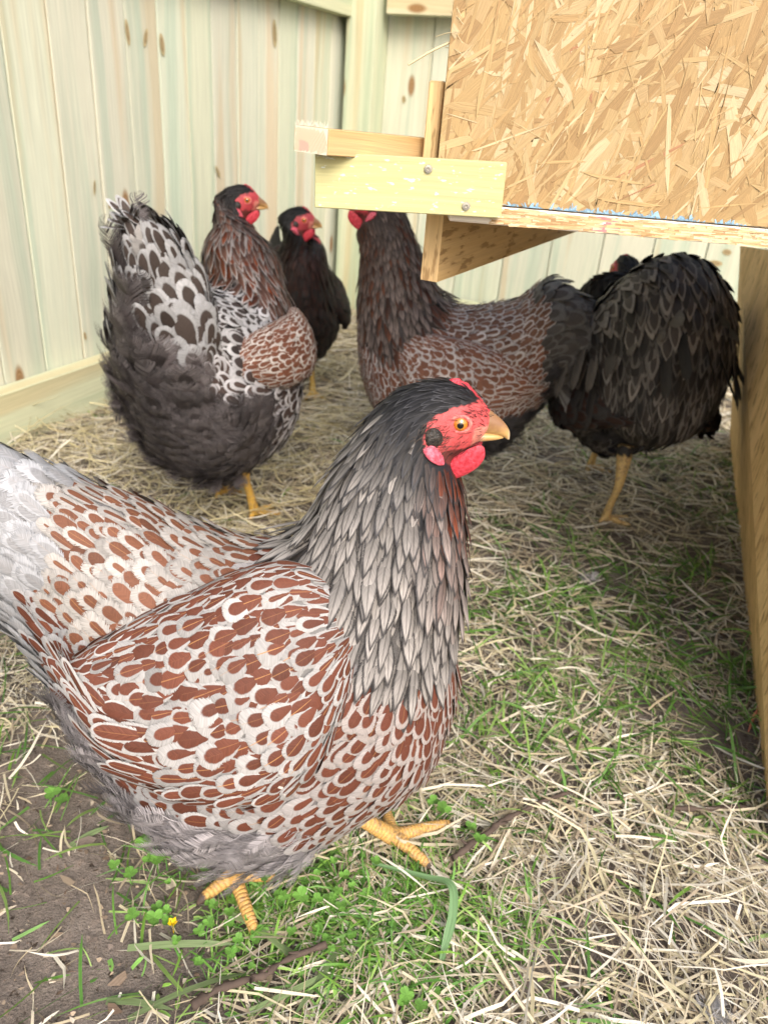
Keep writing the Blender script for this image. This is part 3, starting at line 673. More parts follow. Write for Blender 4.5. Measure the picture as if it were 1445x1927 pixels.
def lattice(loft, q0, q1, rl, ncol, th0=-np.pi, th1=np.pi, jit=.09):
    """feather roots in staggered columns running along the loft; rl(q, th) is the step along a column. Returns q, th, step along, step across"""
    Q, TH, RL = [], [], []; dth = (th1-th0)/ncol
    for j in range(ncol):
        th_j = th0+dth*(j+.5); qf = np.linspace(q1, q0, 500); tf = np.full(500, th_j); P = loft.ev(qf, tf); g_ = rl(qf, tf)
        sc_ = np.concatenate([[0], np.cumsum(np.linalg.norm(np.diff(P, axis=0), axis=1)/((g_[1:]+g_[:-1])/2))]); m = int(sc_[-1])+1
        k_ = np.arange(m)+.5*(j % 2)+rng.normal(size=m)*jit; qs = np.interp(k_, sc_, qf); Q.append(qs); TH.append(th_j+dth*rng.normal(size=m)*jit); RL.append(rl(qs, np.full(m, th_j)))
    Q, TH, RL = map(np.concatenate, (Q, TH, RL)); ra = np.linalg.norm(loft.ev(Q, TH+dth/2)-loft.ev(Q, TH-dth/2), axis=1)
    # where the columns crowd, drop every other one
    col_ = np.round((TH-th0)/dth-.5).astype(int); thin = ra < .55*RL; keep = ~thin | (col_ % 2 == 0); ra = np.where(thin, ra*2, ra)
    return Q[keep], TH[keep], RL[keep], np.maximum(ra, .3*RL)[keep]
def wisps(mb, P, T, N, L, col, n_each=3, w=.0005, spread=.5):
    """soft down: fine curved filaments"""
    P = np.repeat(P, n_each, 0); T = np.repeat(T, n_each, 0); N = np.repeat(N, n_each, 0); n = len(P); col = np.repeat(col, n_each, 0)
    L = np.repeat(L, n_each)
    B = np.cross(N, T); P = P + (rng.normal(size=(n, 1))*B+rng.normal(size=(n, 1))*T)*.005
    D = nrm(T+B*rng.normal(size=(n, 1))*spread+N*rng.uniform(.05, .65, (n, 1))); L = L*rng.uniform(.6, 1.3, n)
    t = np.array([0, .4, .75, 1.]); C = P[:, None]+D[:, None]*(L[:, None]*t)[..., None] - N[:, None]*(L[:, None]*.35*t**2)[..., None] + B[:, None]*(rng.normal(size=(n, 1))*.15*t**2*L[:, None])[..., None]
    hw = w*np.array([1, .8, .5, .1])[None, :, None]; sd = nrm(B+N*rng.normal(size=(n, 1))*.5)[:, None]
    V = np.stack([C-sd*hw, C+sd*hw], 2); base = (np.arange(n)*8)[:, None]; j = np.arange(3)*2
    F = np.stack([base+j, base+j+1, base+j+3, base+j+2], -1).reshape(-1, 4)
    ce = np.concatenate([col*rng.uniform(.75, 1.25, (n, 1)), np.full((n, 1), .01)], 1); cc = np.concatenate([ce[:, :3], np.zeros((n, 1))], 1); par = np.stack([rng.random(n), np.zeros(n), np.full(n, .3), np.full(n, .05)], 1)
    uv = np.broadcast_to(np.array([.5, .5]), (n*8, 2)); rep = lambda c: np.repeat(c, 8, 0)
    mb.add(V.reshape(-1, 3), F, uv+rng.random((n, 1)).repeat(8, 0)*.001, ce=rep(ce), cc=rep(cc), cp=rep(par))

HEAD = [(-.024, -.019, -.82, .57, .036, .028), (-.018, -.004, -.626, .78, .0285, .0225), (-.006, .002, -.442, .897, .0255, .019), (.005, .005, -.324, .946, .021, .0165), (.013, .004, -.187, .982, .014, .0125), (.019, .001, .112, .994, .006, .008)]
FU = .0045
FACE = np.array([(-.0225, .0015), (-.013, .0105), (-.004, .0145), (.006, .0165), (.0125, .0165), (.05, .02), (.05, -.05), (.004, -.034), (-.006, -.022), (-.0205, -.010)])
def inpoly(x, z, poly):
    c = np.zeros(len(x), bool); j = len(poly)-1
    for i in range(len(poly)):
        (xi, zi), (xj, zj) = poly[i], poly[j]
        c ^= ((zi > z) != (zj > z)) & (x < (xj-xi)*(z-zi)/(zj-zi+1e-12)+xi); j = i
    return c
def pad(outline, thick, nr=7, dome=1.):
    """inflated flat lobe from an outline in the head's side plane (x, z); y is thickness"""
    O = catmull(np.concatenate([outline[-1:], outline, outline[:2]]), np.linspace(1, len(outline)+.9999, 29)[:-1]); c = O.mean(0); m = len(O); V = []
    for sd in (-1, 1):
        for r in np.linspace(1, 0.001, nr):
            q = c+(O-c)*r; V.append(np.stack([q[:, 0], np.full(m, sd*thick*math.sqrt(max(0, 1-r*r))*dome), q[:, 1]], 1))
    V = np.concatenate(V); F = np.concatenate([grid_faces(nr, m, True), grid_faces(nr, m, True)[:, ::-1]+nr*m]); return V, F

class Hen:
    def __init__(s, label, loc, yaw, body, eye, head_yaw=0., head_pitch=0., k=1.0, wing=None, group=None, legs=None, voxel=.0035, detail=1.0, pal=None, tail=None, comb=True, qo=0, hs=1.):
        s.qo = qo; s.hk = k*hs; s.pal, s.detail, s.k = pal, detail, k
        s.root = tag(empty('hen', loc, yaw), label, 'hen', group)
        lat = (0, 1, 0); rows = []
        for (cx, cz, dx, dz, h, w_, *y) in body:
            rows.append((cx*k, (y[0] if y else 0)*k, cz*k, dx, 0, dz, *lat, h*k, w_*k))
        s.nb = len(rows)
        cy, sy = math.cos(head_yaw), math.sin(head_yaw); cp_, sp_ = math.cos(head_pitch), math.sin(head_pitch)
        s.HR = np.array([[cy, -sy, 0], [sy, cy, 0], [0, 0, 1]]) @ np.array([[cp_, 0, -sp_], [0, 1, 0], [sp_, 0, cp_]]); s.eye = np.array(eye)*k
        for (cx, cz, dx, dz, h, w_) in HEAD:
            c = s.eye + s.HR @ np.array([cx, 0, cz])*s.hk; d = s.HR @ np.array([dx, 0, dz]); l = s.HR @ np.array([0, 1., 0]); rows.append((*c, *d, *l, h*s.hk, w_*s.hk))
        s.loft = Loft(rows); s.wingst = wing; s.legs = legs; s.tailp = tail
        s.base(voxel); s.head(comb)
    def tohead(s, P): return (P-s.eye) @ s.HR/s.hk
    def fromhead(s, V): return s.eye + (np.asarray(V)*s.hk) @ s.HR.T
    def base(s, voxel):
        mb = MB(); V, F, T = s.loft.mesh(110, 40); b = mb.n; mb.add(V, F); mb.F.append(T+b)
        segs = []
        for chain, rad in s.legs:
            P = smoothpath(chain, 5); r = catmull(np.array(rad, float)[:, None], np.linspace(0, len(rad)-1.0001, len(P)))[:, 0]
            V, F, T = tube(P, r, 12); b = mb.n; mb.add(V, F); mb.F.append(T+b); segs.append(P)
        o = mb.build('body', M['skin']); md = o.modifiers.new('r', 'REMESH'); md.mode = 'VOXEL'; md.voxel_size = voxel; md.use_smooth_shade = True
        sm = o.modifiers.new('s', 'SMOOTH'); sm.iterations = 2; sm.factor = .4
        dg = bpy.context.evaluated_depsgraph_get(); me = bpy.data.meshes.new_from_object(o.evaluated_get(dg)); o.modifiers.clear(); o.data = me; me.name = 'body'
        me.materials.clear(); me.materials.append(M['skin'])
        n = len(me.vertices); V = np.empty(n*3, 'f'); me.vertices.foreach_get('co', V); V = V.reshape(-1, 3).astype(float)
        col = np.empty((n, 4)); col[:, :3] = s.pal['down']; col[:, 3] = 1; leg = np.zeros((n, 4)); leg[:, 3] = 1
        best = np.full(n, 9.)
        zl = V[:, 2] < .16*s.k
        for P in segs:
            al = np.concatenate([[0], np.cumsum(np.linalg.norm(np.diff(P, axis=0), axis=1))])
            for i in range(len(P)-1):
                ab = P[i+1]-P[i]; t = np.clip(((V-P[i])@ab)/(ab@ab), 0, 1); d = np.linalg.norm(V-P[i]-t[:, None]*ab, axis=1)
                m = (d < best) & (d < .013*s.k); best[m] = d[m]; leg[m, 0] = al[i]+t[m]*(al[i+1]-al[i]); leg[m, 1] = 1
                claw = m & ((leg[:, 0] > al[-1]-.010) & (al[-1] < .09)); col[m, :3] = s.pal.get('leg', (.62, .34, .07)); col[claw, :3] = (.07, .05, .04); leg[claw, 1] = .15
        H = s.tohead(V); f = inpoly(H[:, 0], H[:, 2], FACE) & (np.linalg.norm(H, axis=1) < .06)
        nz_ = np.array([mnoise.noise(Vector(h*260)) for h in H[f]]); col[f, :3] = np.array(s.pal.get('face', (.60, .11, .10)))*(1+.25*nz_[:, None])
        nh = (np.linalg.norm(H, axis=1) < .075) & ~f & (V[:, 2] > .2*s.k); col[nh, :3] = np.array(s.pal['cap'])*1.2
        nk = (np.linalg.norm(H, axis=1) >= .075) & (np.linalg.norm(H, axis=1) < .17) & (V[:, 2] > .2*s.k); col[nk, :3] = np.array(s.pal['hackle_edge'])*.7+np.array(s.pal['hackle'])*.15
        low = f & (H[:, 2] < -.013) & (H[:, 0] < .010); col[low, :3] = (.12, .03, .025)
        pale = f & (H[:, 0] > .009) & (H[:, 2] > -.012) & (H[:, 2] < .002); col[pale, :3] = (.62, .22, .17)
        for nm, arr in (('col', col), ('leg', leg)):
            at = me.attributes.new(nm, 'FLOAT_COLOR', 'POINT'); at.data.foreach_set('color', arr.ravel().astype('f'))
        o.parent = s.root
    def hobj(s, name, V, F, mat, parent=None, T=None, at=(0, 0, 0), smooth=True):
        """head part: local coordinates are the head's own, so materials can use them"""
        mb = MB(); mb.add(np.asarray(V)-np.array(at), F)
        if T is not None: mb.F.append(T)
        o = mb.build(name, mat, None, smooth); o.parent = parent or s.root
        if parent is None:
            m = Matrix.Identity(4)
            for i in range(3):
                for j in range(3): m[i][j] = s.HR[i, j]*s.hk
                m[i][3] = (s.eye + s.HR @ np.array(at)*s.hk)[i]
            o.matrix_local = m
        return o
    def side(s, x, z, sd):
        if not hasattr(s, 'hs'):
            q, th = [g_.ravel() for g_ in np.meshgrid(np.linspace(s.nb-2.5, s.loft.n-1.01, 90), np.linspace(0, 2*np.pi, 90))]; s.hs = s.tohead(s.loft.ev(q, th))
        m = s.hs[:, 1] > 0; d = (s.hs[m, 0]-x)**2+(s.hs[m, 2]-z)**2; return sd*np.average(s.hs[m, 1][np.argsort(d)[:4]])
    def head(s, comb):
        up_ = Loft([(x, 0, z, dx, 0, dz, 0, 1, 0, h, w_) for x, z, dx, dz, h, w_ in [(.010, .0030, -.1, 1, .0085, .0085), (.016, .0020, .1, 1, .0080, .0076), (.0215, .0002, .25, 1, .0066, .0060), (.027, -.0025, .45, .9, .0048, .0042), (.0312, -.0058, .7, .7, .0029, .0026), (.0335, -.0095, .85, .4, .0006, .0006)]])
        lo = Loft([(x, 0, z, 0, 0, 1, 0, 1, 0, h, w_) for x, z, h, w_ in [(.010, -.0085, .0040, .0072), (.018, -.0082, .0034, .0056), (.025, -.0080, .0024, .0038), (.0298, -.0082, .0008, .0014)]])
        mb = MB(); 
        for L in (up_, lo):
            V, F, T = L.mesh(30, 18); b = mb.n; mb.add(V, F); mb.F.append(T+b)
        o = mb.build('beak', M['beak'], None); o.parent = s.root
        m = Matrix.Identity(4)
        for i in range(3):
            for j in range(3): m[i][j] = s.HR[i, j]*s.hk
            m[i][3] = s.eye[i]
        o.matrix_local = m
        if comb:
            L = Loft([(x, 0, z-.0022, nx, 0, nz__, 0, 1, 0, h, w_) for x, z, nx, nz__, h, w_ in [(-.0085, .0275, 0, 1, .0012, .0016), (-.0045, .0272, .2, 1, .0028, .0030), (.001, .0245, .45, .9, .0032, .0044), (.0065, .0197, .6, .8, .0032, .0050), (.012, .0142, .65, .75, .0032, .0048), (.017, .0092, .6, .8, .0028, .0038), (.0205, .0062, .6, .8, .0012, .002)]])
            V, F, T = L.mesh(70, 26); c = V.mean(0)
            for i in range(len(V)):
                v = Vector(V[i]); d = abs(mnoise.noise(v*520))*.0022+mnoise.noise(v*1100+Vector((3, 1, 2)))*.0006-.0006; V[i] += nrm(V[i]-np.array([V[i][0], 0, V[i][2]-.006]))*d
            s.hobj('comb', V, F, M['comb'], T=T)
        w_ol = np.array([(.0145, -.0125), (.0172, -.020), (.0135, -.0275), (.006, -.0335), (-.0005, -.0355), (-.005, -.0295), (-.003, -.0245), (.004, -.0175)])
        e_ol = np.array([(-.0215, -.0145), (-.0155, -.0128), (-.0095, -.019), (-.0068, -.0265), (-.0115, -.0255), (-.0185, -.0205)])
        r_ol = np.array([(-.0150, -.0025), (-.0105, -.006), (-.0098, -.012), (-.014, -.0145), (-.0195, -.0125), (-.0208, -.0065), (-.0185, -.003)])
        for sd in (1, -1):
            V, F = pad(w_ol*np.array([1.08, 1.12])+np.array([0, .0035]), .0026); V[:, 1] += sd*.0105 + sd*.10*(V[:, 2]+.02); s.hobj('wattle', V, F, M['comb'])
            V, F = pad(e_ol+np.array([0, FU]), .0032); V[:, 1] += np.array([s.side(a_, c_, sd) for a_, c_ in V[:, [0, 2]]])+sd*.0008; s.hobj('earlobe', V, F, M['lobe'])
            V, F = pad(r_ol+np.array([0, FU]), .0022); V[:, 1] += np.array([s.side(a_, c_, sd) for a_, c_ in V[:, [0, 2]]]); s.hobj('ear_tuft', V, F, M['ear'])
            # eye
            nl, nt_ = 24, 14; a = np.arange(nl)*2*np.pi/nl; r = .0056; ey = abs(s.side(0, FU, 1))-.0032
            V = np.concatenate([np.stack([r*math.sin(p)*np.cos(a), np.full(nl, sd*r*math.cos(p)), r*math.sin(p)*np.sin(a)], 1) for p in np.linspace(.02, 1.9, nt_)])
            eo = s.hobj('eye', V+np.array([0, sd*ey, FU]), grid_faces(nt_, nl, True), M['eye'], at=(0, sd*ey, FU))
            t2 = np.arange(10)*2*np.pi/10; VV = []
            for ai in a:
                R0 = .0059+.0004*math.cos(2*ai); rr = .0015
                for tj in t2: VV.append(((R0+rr*math.cos(tj))*math.cos(ai), sd*(.0026+rr*.9*math.sin(tj)), (R0*.93+rr*math.cos(tj))*math.sin(ai)))
            VV = np.array(VV); j = grid_faces(nl, 10, True); wrapf = np.stack([(nl-1)*10+np.arange(10), (nl-1)*10+(np.arange(10)+1) % 10, (np.arange(10)+1) % 10, np.arange(10)], 1)
            s.hobj('eyelid', VV, np.concatenate([j, wrapf]), M['lid'], parent=eo)
    # -------------------------------------------------------------- plumage
    def plumage(s, s_neck=lambda a: 5.2+3.4*(a/np.pi)**1.5):
        L, p, k, nb, dt = s.loft, s.pal, s.k, s.nb, s.detail
        top = L.n-1.3
        # contour feathers of the trunk
        qo = s.qo
        rad = lambda q, th: k*dt*np.where(np.abs(th) > 2.2, .0095, .0104)*np.where(q-qo > 5.5, .92, 1.)*(1+p.get('rump_big', 0)*np.clip((1.6-(q-qo))/.8, 0, 1))
        th_n = max(20, int(round(.66*k/(.0102*k*dt)))); qa, th, r, ra = lattice(L, .12, 8.8+qo, rad, th_n, jit=.2); a = np.abs(th); q = qa-qo; keep = q < s_neck(a)+.35; qa, q, th, r, ra, a = qa[keep], q[keep], th[keep], r[keep], ra[keep], a[keep]
        P, T, N = L.frame(qa, th); n = len(q)
        rump = (q < p.get('rump_q', -9)+.25*np.sin(th*5)) & (a < p.get('rump_a', 9)-.8*np.clip(q, 0, 2)) 
        fl = ((P[:, 2] < p.get('fluff_z', .15)*k) & (q < p.get('fluff_q', 4.6)) | ((q < 1.6) & (a > 1.7) & p.get('rear_fluff', True)) | ((P[:, 2] < p.get('fluff_z2', -1)) & (q < 3.4))) & ~rump
        back = ~fl & (a < 1.25) & (q < 5.6) & ~rump; breast = ~fl & ~back & ~rump
        mb = MB()
        for m, key, kind, Lk, Wk in ((back, 'back', p.get('back_kind', 'round'), p.get('back_L', 2.5), .74), (breast, 'breast', p.get('back_kind', 'round'), p.get('back_L', 2.5), .72), (rump, 'tail_covert', 'round', 2.7, .95)):
            i = np.where(m)[0]
            if not len(i): continue
            A = attrs(len(i), *p[key][:6])
            if key == 'breast' and 'breast_hi' in p:
                f = np.clip((q[i]-4.5)/3.5, 0, 1)[:, None]; A[0][:, :3] = A[0][:, :3]*(1-f)+np.array(p['breast_hi'])*f
            if key == 'breast' and 'fluff_z2' in p: A[0][:, 3] += .3*np.clip((.150-P[i][:, 2])/.03, 0, 1)
            if key in ('back', 'breast') and p.get('vary'): f = rng.uniform(.35, 1.5, (len(i), 1)); A[0][:, :3] *= f; A[1][:, :3] *= f
            Wf = ra[i]*Wk*rng.uniform(.92, 1.1, len(i)); Lf = r[i]*Lk*rng.uniform(.92, 1.1, len(i)); A[2][:, 2] *= np.clip(Lf/Wf/3., .6, 2.2); T2, N2, li, cu = follow(L, qa[i], th[i], Lf, T[i], N[i], P[i], .15+.018*rng.normal(size=len(i)))
            A[2][:, 1] *= rng.random(len(i))**2*1.6; A[0][:, 3] *= rng.uniform(.68, 1.4, len(i)); A[2][:, 2] *= rng.uniform(.75, 1.35, len(i))
            droop = np.array([0, 0, -p.get('droop', 0.)])*np.clip(2-q[i], 0, 1)[:, None]
            plume(mb, P[i]-N[i]*.0005, T2+droop+(.075 if key != 'tail_covert' else .1)*rng.normal(size=(len(i), 3)), N2, Lf, Wf, *A, kind=kind, lift=li*(1 if key != 'tail_covert' else 1.5), curl=cu+.05, cup=.22)
        mb.build('body_feathers', M['feather'], s.root)
        # down on the belly, thighs and under the tail
        i = np.where(fl)[0]
        if len(i):
            mf = MB(); c = p['fluff']; A = attrs(len(i), *c[:6], jit=.2)
            cl_ = np.array([[mnoise.noise(Vector(v)*28/k), mnoise.noise(Vector(v)*28/k+Vector((9, 4, 1))), mnoise.noise(Vector(v)*34/k+Vector((2, 7, 5)))] for v in P[i]])
            A[0][:, :3] *= (1+.5*cl_[:, 2:3]); A[1][:, :3] *= (1+.5*cl_[:, 2:3])
            plume(mf, P[i]-N[i]*.002, T[i]+.2*rng.normal(size=(len(i), 3))+.5*cl_*np.array([1, 1, .6]), N[i], r[i]*3.0*rng.uniform(.85, 1.3, len(i)), r[i]*1.25, *A, kind='round', lift=.25+.5*np.abs(cl_[:, 2])+.1*rng.normal(size=len(i)), curl=.2, cup=.3)
            wisps(mf, P[i]+N[i]*.002, nrm(T[i]+.5*cl_), N[i], np.full(len(i), .026*k), np.broadcast_to(np.array(c[0]), (len(i), 3)), p.get('wisps', 10), .00028*k)
            mf.build('fluff', M['feather'], s.root)
        # hackle
        rad = lambda q, th: k*dt*np.interp(q, [5+qo, nb-2, nb, nb+2, L.n], [.0074, .0058, .0040, .0025, .0020])
        q, th, r, ra = lattice(L, 5.0+qo, top, rad, max(18, int(.30/(.0078*dt))), jit=.16); r = np.sqrt(r*np.minimum(ra, 1.5*r)); a = np.abs(th); keep = q-qo > s_neck(a)+.35; q, th, r, a = q[keep], th[keep], r[keep], a[keep]
        P, T, N = L.frame(q, th); H = s.tohead(P)
        face = inpoly(H[:, 0], H[:, 2], FACE*1.02) & (q > nb-1); P, T, N, q, th, r, a, H = [x[~face] for x in (P, T, N, q, th, r, a, H)]
        onear = ((H[:, 0]+.0152)**2+(H[:, 2]+.0085-FU)**2 < .0066**2) & (q > nb-1); lob = inpoly(H[:, 0], H[:, 2]-FU, np.array([(-.0225, -.0125), (-.0155, -.0108), (-.0075, -.018), (-.004, -.0275), (-.0105, -.0275), (-.0195, -.0215)])) & (q > nb-1)
        P, T, N, q, th, r, a, H = [x[~(onear | lob)] for x in (P, T, N, q, th, r, a, H)]
        n = len(q); hf = np.clip((q-(nb-2.2))/3.0, 0, 1)[:, None]          # 0 low on the neck, 1 on the crown
        ed = np.array(p['hackle_edge'])*(1-hf)+np.array(p['cap_edge'])*hf; ce_ = np.array(p['hackle'])*(1-hf)+np.array(p['cap'])*hf
        mott = (rng.random(n) < .45*np.clip(hf[:, 0]*2.2, 0, 1)*(1-hf[:, 0]))[:, None]; ce_ = np.where(mott, np.array(p['hackle']), ce_)
        thr = np.clip((a-1.55)/.9, 0, 1)*np.clip((q-(nb-2.6))/1.6, 0, 1)*np.clip((nb+3.4-q)/1.0, 0, 1)*p.get('throat_amt', .75)
        mth = np.clip(thr*rng.uniform(.3, 1.6, n), 0, 1)[:, None]; ce_ = ce_*(1-mth)+np.array(p['throat'])*rng.uniform(.6, 1.3, (n, 1))*mth
        ru = (rng.random(n) < p.get('rust_amt', .0)*(1-hf[:, 0]))[:, None]; ce_ = np.where(ru, np.array(p['throat'])*rng.uniform(.5, 1.2, (n, 1)), ce_)
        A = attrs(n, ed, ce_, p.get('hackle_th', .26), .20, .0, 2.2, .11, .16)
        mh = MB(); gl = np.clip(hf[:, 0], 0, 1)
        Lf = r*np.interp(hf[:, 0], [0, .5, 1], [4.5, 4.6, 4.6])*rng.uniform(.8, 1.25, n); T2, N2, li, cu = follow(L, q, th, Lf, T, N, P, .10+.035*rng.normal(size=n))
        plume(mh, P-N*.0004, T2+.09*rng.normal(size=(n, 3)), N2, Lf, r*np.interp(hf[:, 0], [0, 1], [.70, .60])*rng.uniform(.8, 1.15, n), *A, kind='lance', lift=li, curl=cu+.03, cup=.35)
        if s.detail <= 1.0:
            q, th, r = darts(L, nb-1, L.n-1.6, lambda q, th: np.full(len(q), .0012*k), 2500); P, T, N = L.frame(q, th); H = s.tohead(P)
            i = np.where((H[:, 0]+.0150)**2+(H[:, 2]+.0085-FU)**2 < .0075**2)[0]
            if len(i):
                wisps(mh, P[i]+N[i]*.0012, T[i], N[i], np.full(len(i), .0055*k), np.array([(.03, .022, .016), (.06, .045, .035), (.012, .01, .01)])[rng.integers(0, 3, len(i))], 3, .00022*k, .35)
        mh.build('neck_feathers', M['feather'], s.root)
        # stiff bristles across the bare face
        if s.detail <= 1.0:
            q, th, r = darts(L, nb+1.5, L.n-1.6, lambda q, th: np.full(len(q), .0016*k), 2500); P, T, N = L.frame(q, th); H = s.tohead(P)
            i = np.where(inpoly(H[:, 0], H[:, 2], FACE) & ((H[:, 2] < -.010) | (H[:, 0]+H[:, 2] > .014) & (H[:, 2] > .004)) & (np.abs(H[:, 1]) > .004))[0]
            if len(i):
                mr = MB(); wisps(mr, P[i], T[i], N[i], np.full(len(i), .005*k), np.broadcast_to(np.array([.02, .012, .012]), (len(i), 3)), 2, .0002*k, .3); mr.build('face_bristles', M['feather'], s.root)
    def wings(s):
        p, k, dt = s.pal, s.k, s.detail
        for sd in (-1, 1):
            fz_ = p.get('far_drop', 0)*(sd > 0)
            rows = [(cx*k, sd*(cy-fz_*.35)*k, (cz-fz_)*k, dx, sd*dyy, dz, *nrm(np.array([0, sd*1., 0])), h*k, w_*k) for cx, cy, cz, dx, dyy, dz, h, w_ in s.wingst]
            L = Loft(rows); mb = MB(); V, F, T = L.mesh(40, 24); z = np.array([*p['wing'][0], .2]); b = mb.n
            mb.add(V, F, np.full((len(V), 2), .5), ce=np.array([*(np.array(p['wing'][0])*.6), .2]), cc=np.array([*(np.array(p['wing'][0])*.6), 0.]), cp=np.array([.5, 0, .1, .05])); mb.F.append(T+b)
            nq = L.n-1
            q, th, r, ra = lattice(L, .30, nq-.03, lambda q, t: k*dt*p.get('wing_k', 1.)*np.interp(q, [0, nq*.5, nq], [.0074, .0090, .0070]), int(round(.165*(.72 if s.detail > 1.02 or 'far_drop' not in p else 1.)/(.0083*dt*p.get('wing_k', 1.)))), -.9, np.pi+.1, jit=.2)
            P, Td, N = L.frame(q, th); n = len(q); P = P+N*.0015
            lowf = np.clip((th-1.4)/1.6, 0, 1)
            A = attrs(n, *p['wing'][:6])
            dn_ = np.array([0, 0, -.18])
            A[2][:, 1] *= rng.random(n)**2*1.5; sec = np.clip((nq*.46-q)/(nq*.2), 0, 1)*np.clip((th-1.35)/.5, 0, 1); A[0][:, 3] *= rng.uniform(.66, 1.4, n)*(1-.05*sec); A[2][:, 2] *= rng.uniform(.75, 1.35, n); Wf = ra*.76*(1-.15*sec)*rng.uniform(.9, 1.12, n); Lf = r*2.55*rng.uniform(.92, 1.1, n)*(1+1.2*sec); A[2][:, 2] *= np.clip(Lf/Wf/3., .6, 2.5)
            pass
            T2, N2, li, cu = follow(L, q, th, Lf, Td, N, P, .15+.018*rng.normal(size=n))
            plume(mb, P, T2+dn_*(1-sec)[:, None]+.08*rng.normal(size=(n, 3)), N2, Lf, Wf, *A, kind='round', lift=li, curl=cu+.06, cup=.25)
            # folded flight feathers, stacked along the lower rear edge
            nf = 4; f = np.linspace(0, 1, nf)
            q = np.full(nf, nq*.60); th = np.interp(f, [0, 1], [3.05, 2.5]); P, Td, N = L.frame(q, th)
            tip = L.ev(np.interp(f, [0, 1], [nq*.20, nq*.08]), np.interp(f, [0, 1], [3.0, 2.6])); D = tip-P; Lf = np.linalg.norm(D, axis=1)*np.interp(f, [0, 1], [.98, 1.06])
            A = attrs(nf, *p['flight'][:6]); 
            if 'flight_low' in p: A[0][:2, :3] = p['flight_low']; A[1][:2, :3] = np.array(p['flight_low'])*.8
            plume(mb, P+N*(.0012+.0006*np.arange(nf)[:, None]), D, N*.8+np.array([0, 0, .35]), Lf, np.full(nf, .0070*k), *A, kind='long', lift=.03, curl=.05, cup=.15, bend=0.04*sd)
            mb.build('wing', M['feather'], s.root)
    def tail(s):
        t, p, k = s.tailp, s.pal, s.k; mb = MB(); root = np.array(t['root'])*k
        for sd in (-1, 1):
            for lay_, (num, Lm, Wm, e0, e1, outw) in enumerate(t['layers']):
                for i in range(num):
                    f = i/(max(num-1, 1)); el = R_(e0+(e1-e0)*f)+rng.normal()*.07; az = sd*R_(outw*(.25+.75*f)+rng.normal()*4)
                    d = np.array([-math.cos(el)*math.cos(az), math.cos(el)*math.sin(az)+sd*.10, math.sin(el)]); N_ = np.array([-.15, sd*1., .35+.25*(1-f)])
                    pos = root+np.array([t.get('dx', .0)*f, sd*(.008+t.get('wide', .03)*f)+sd*.006*lay_, -t.get('fall', .03)*f-.012*lay_])*k
                    c = p['tail'] if lay_ == 0 else p['tail_covert']; A = attrs(1, *c[:6], jit=.15)
                    plume(mb, pos[None], d[None], N_[None], Lm*k*rng.uniform(.9, 1.1), Wm*k*rng.uniform(.9, 1.1), *A, kind='long' if lay_ == 0 else 'round', lift=.06, curl=t.get('curl', .22)*rng.uniform(.6, 1.4), cup=.25, bend=-sd*t.get('bend', .12)*rng.uniform(.5, 1.5), fv=np.linspace(0, 1, 10)**.9)
        mb.build('tail', M['feather'], s.root)

def toes(j, ang, L=.05, r=.0052, sp=(38, 0, -38), k=1., hall=True, z=.006):
    """three front toes and a hind toe from joint j (on the ground) facing angle ang"""
    out = []
    for dA, lk in zip(sp, (.85, 1., .85)):
        a = ang+R_(dA); d = np.array([math.cos(a), math.sin(a), 0]); P = [j+np.array([0, 0, z+.006]), j+d*L*.35*lk*k+np.array([0, 0, z+.004]), j+d*L*.75*lk*k+np.array([0, 0, z]), j+d*L*1.0*lk*k+np.array([0, 0, z-.001]), j+d*L*1.2*lk*k+np.array([0, 0, z-.004])]
        out.append((P, np.array([1.25, 1.05, .92, .72, .22])*r*k))
    if hall:
        a = ang+math.pi+.25; d = np.array([math.cos(a), math.sin(a), 0]); out.append(([j+np.array([0, 0, z+.008]), j+d*L*.25*k+np.array([0, 0, z+.003]), j+d*L*.5*k+np.array([0, 0, z-.003])], np.array([1.1, .8, .25])*r*k))
    return out
def shank(top, hock, j, k=1., z=.012, r=.0068):
    j = np.array(j); return ([np.array(top), np.array(hock), (np.array(hock)*.5+(j+np.array([0, 0, z]))*.5), j+np.array([0, 0, z])], np.array([2.2, 1.15, .95, 1.25])*r*k)

# ---- palettes (edge colour, centre colour, lacing threshold, fray, shaft, tip factor)
WHT, CRM, RUST, RUST2 = (.29, .284, .282), (.305, .278, .24), (.105, .034, .020), (.14, .056, .031)
PALE = dict(down=(.16, .15, .15), face=(.56, .085, .085), leg=(.56, .33, .10), hackle=(.31, .285, .262), hackle_edge=(.05, .046, .045), cap=(.012, .012, .014), cap_edge=(.05, .05, .055), throat=(.17, .034, .010), hackle_th=.27,
    back=((.295, .278, .257), RUST2, .52, .32, .25, 1.9), breast=(WHT, RUST, .42, .16, .3, 1.9), breast_hi=(.30, .26, .24), fluff=((.27, .25, .255), (.22, .205, .21), .3, .8, 0, 1.),
    wing=((.305, .293, .28), (.108, .035, .020), .42, .16, .6, 2.0), flight=((.40, .36, .31), (.13, .055, .03), .42, .12, .3, 3.), flight_low=(.50, .26, .13), tail=((.33, .335, .345), (.27, .275, .285), .3, .2, .2, 2.), tail_covert=((.31, .315, .325), (.26, .26, .265), .35, .3, .1, 1.3), fluff_z=.150, fluff_q=5.6, wisps=14, far_drop=.04, fluff_z2=.205, rump_q=2.15, rump_big=.75, wing_k=.88)
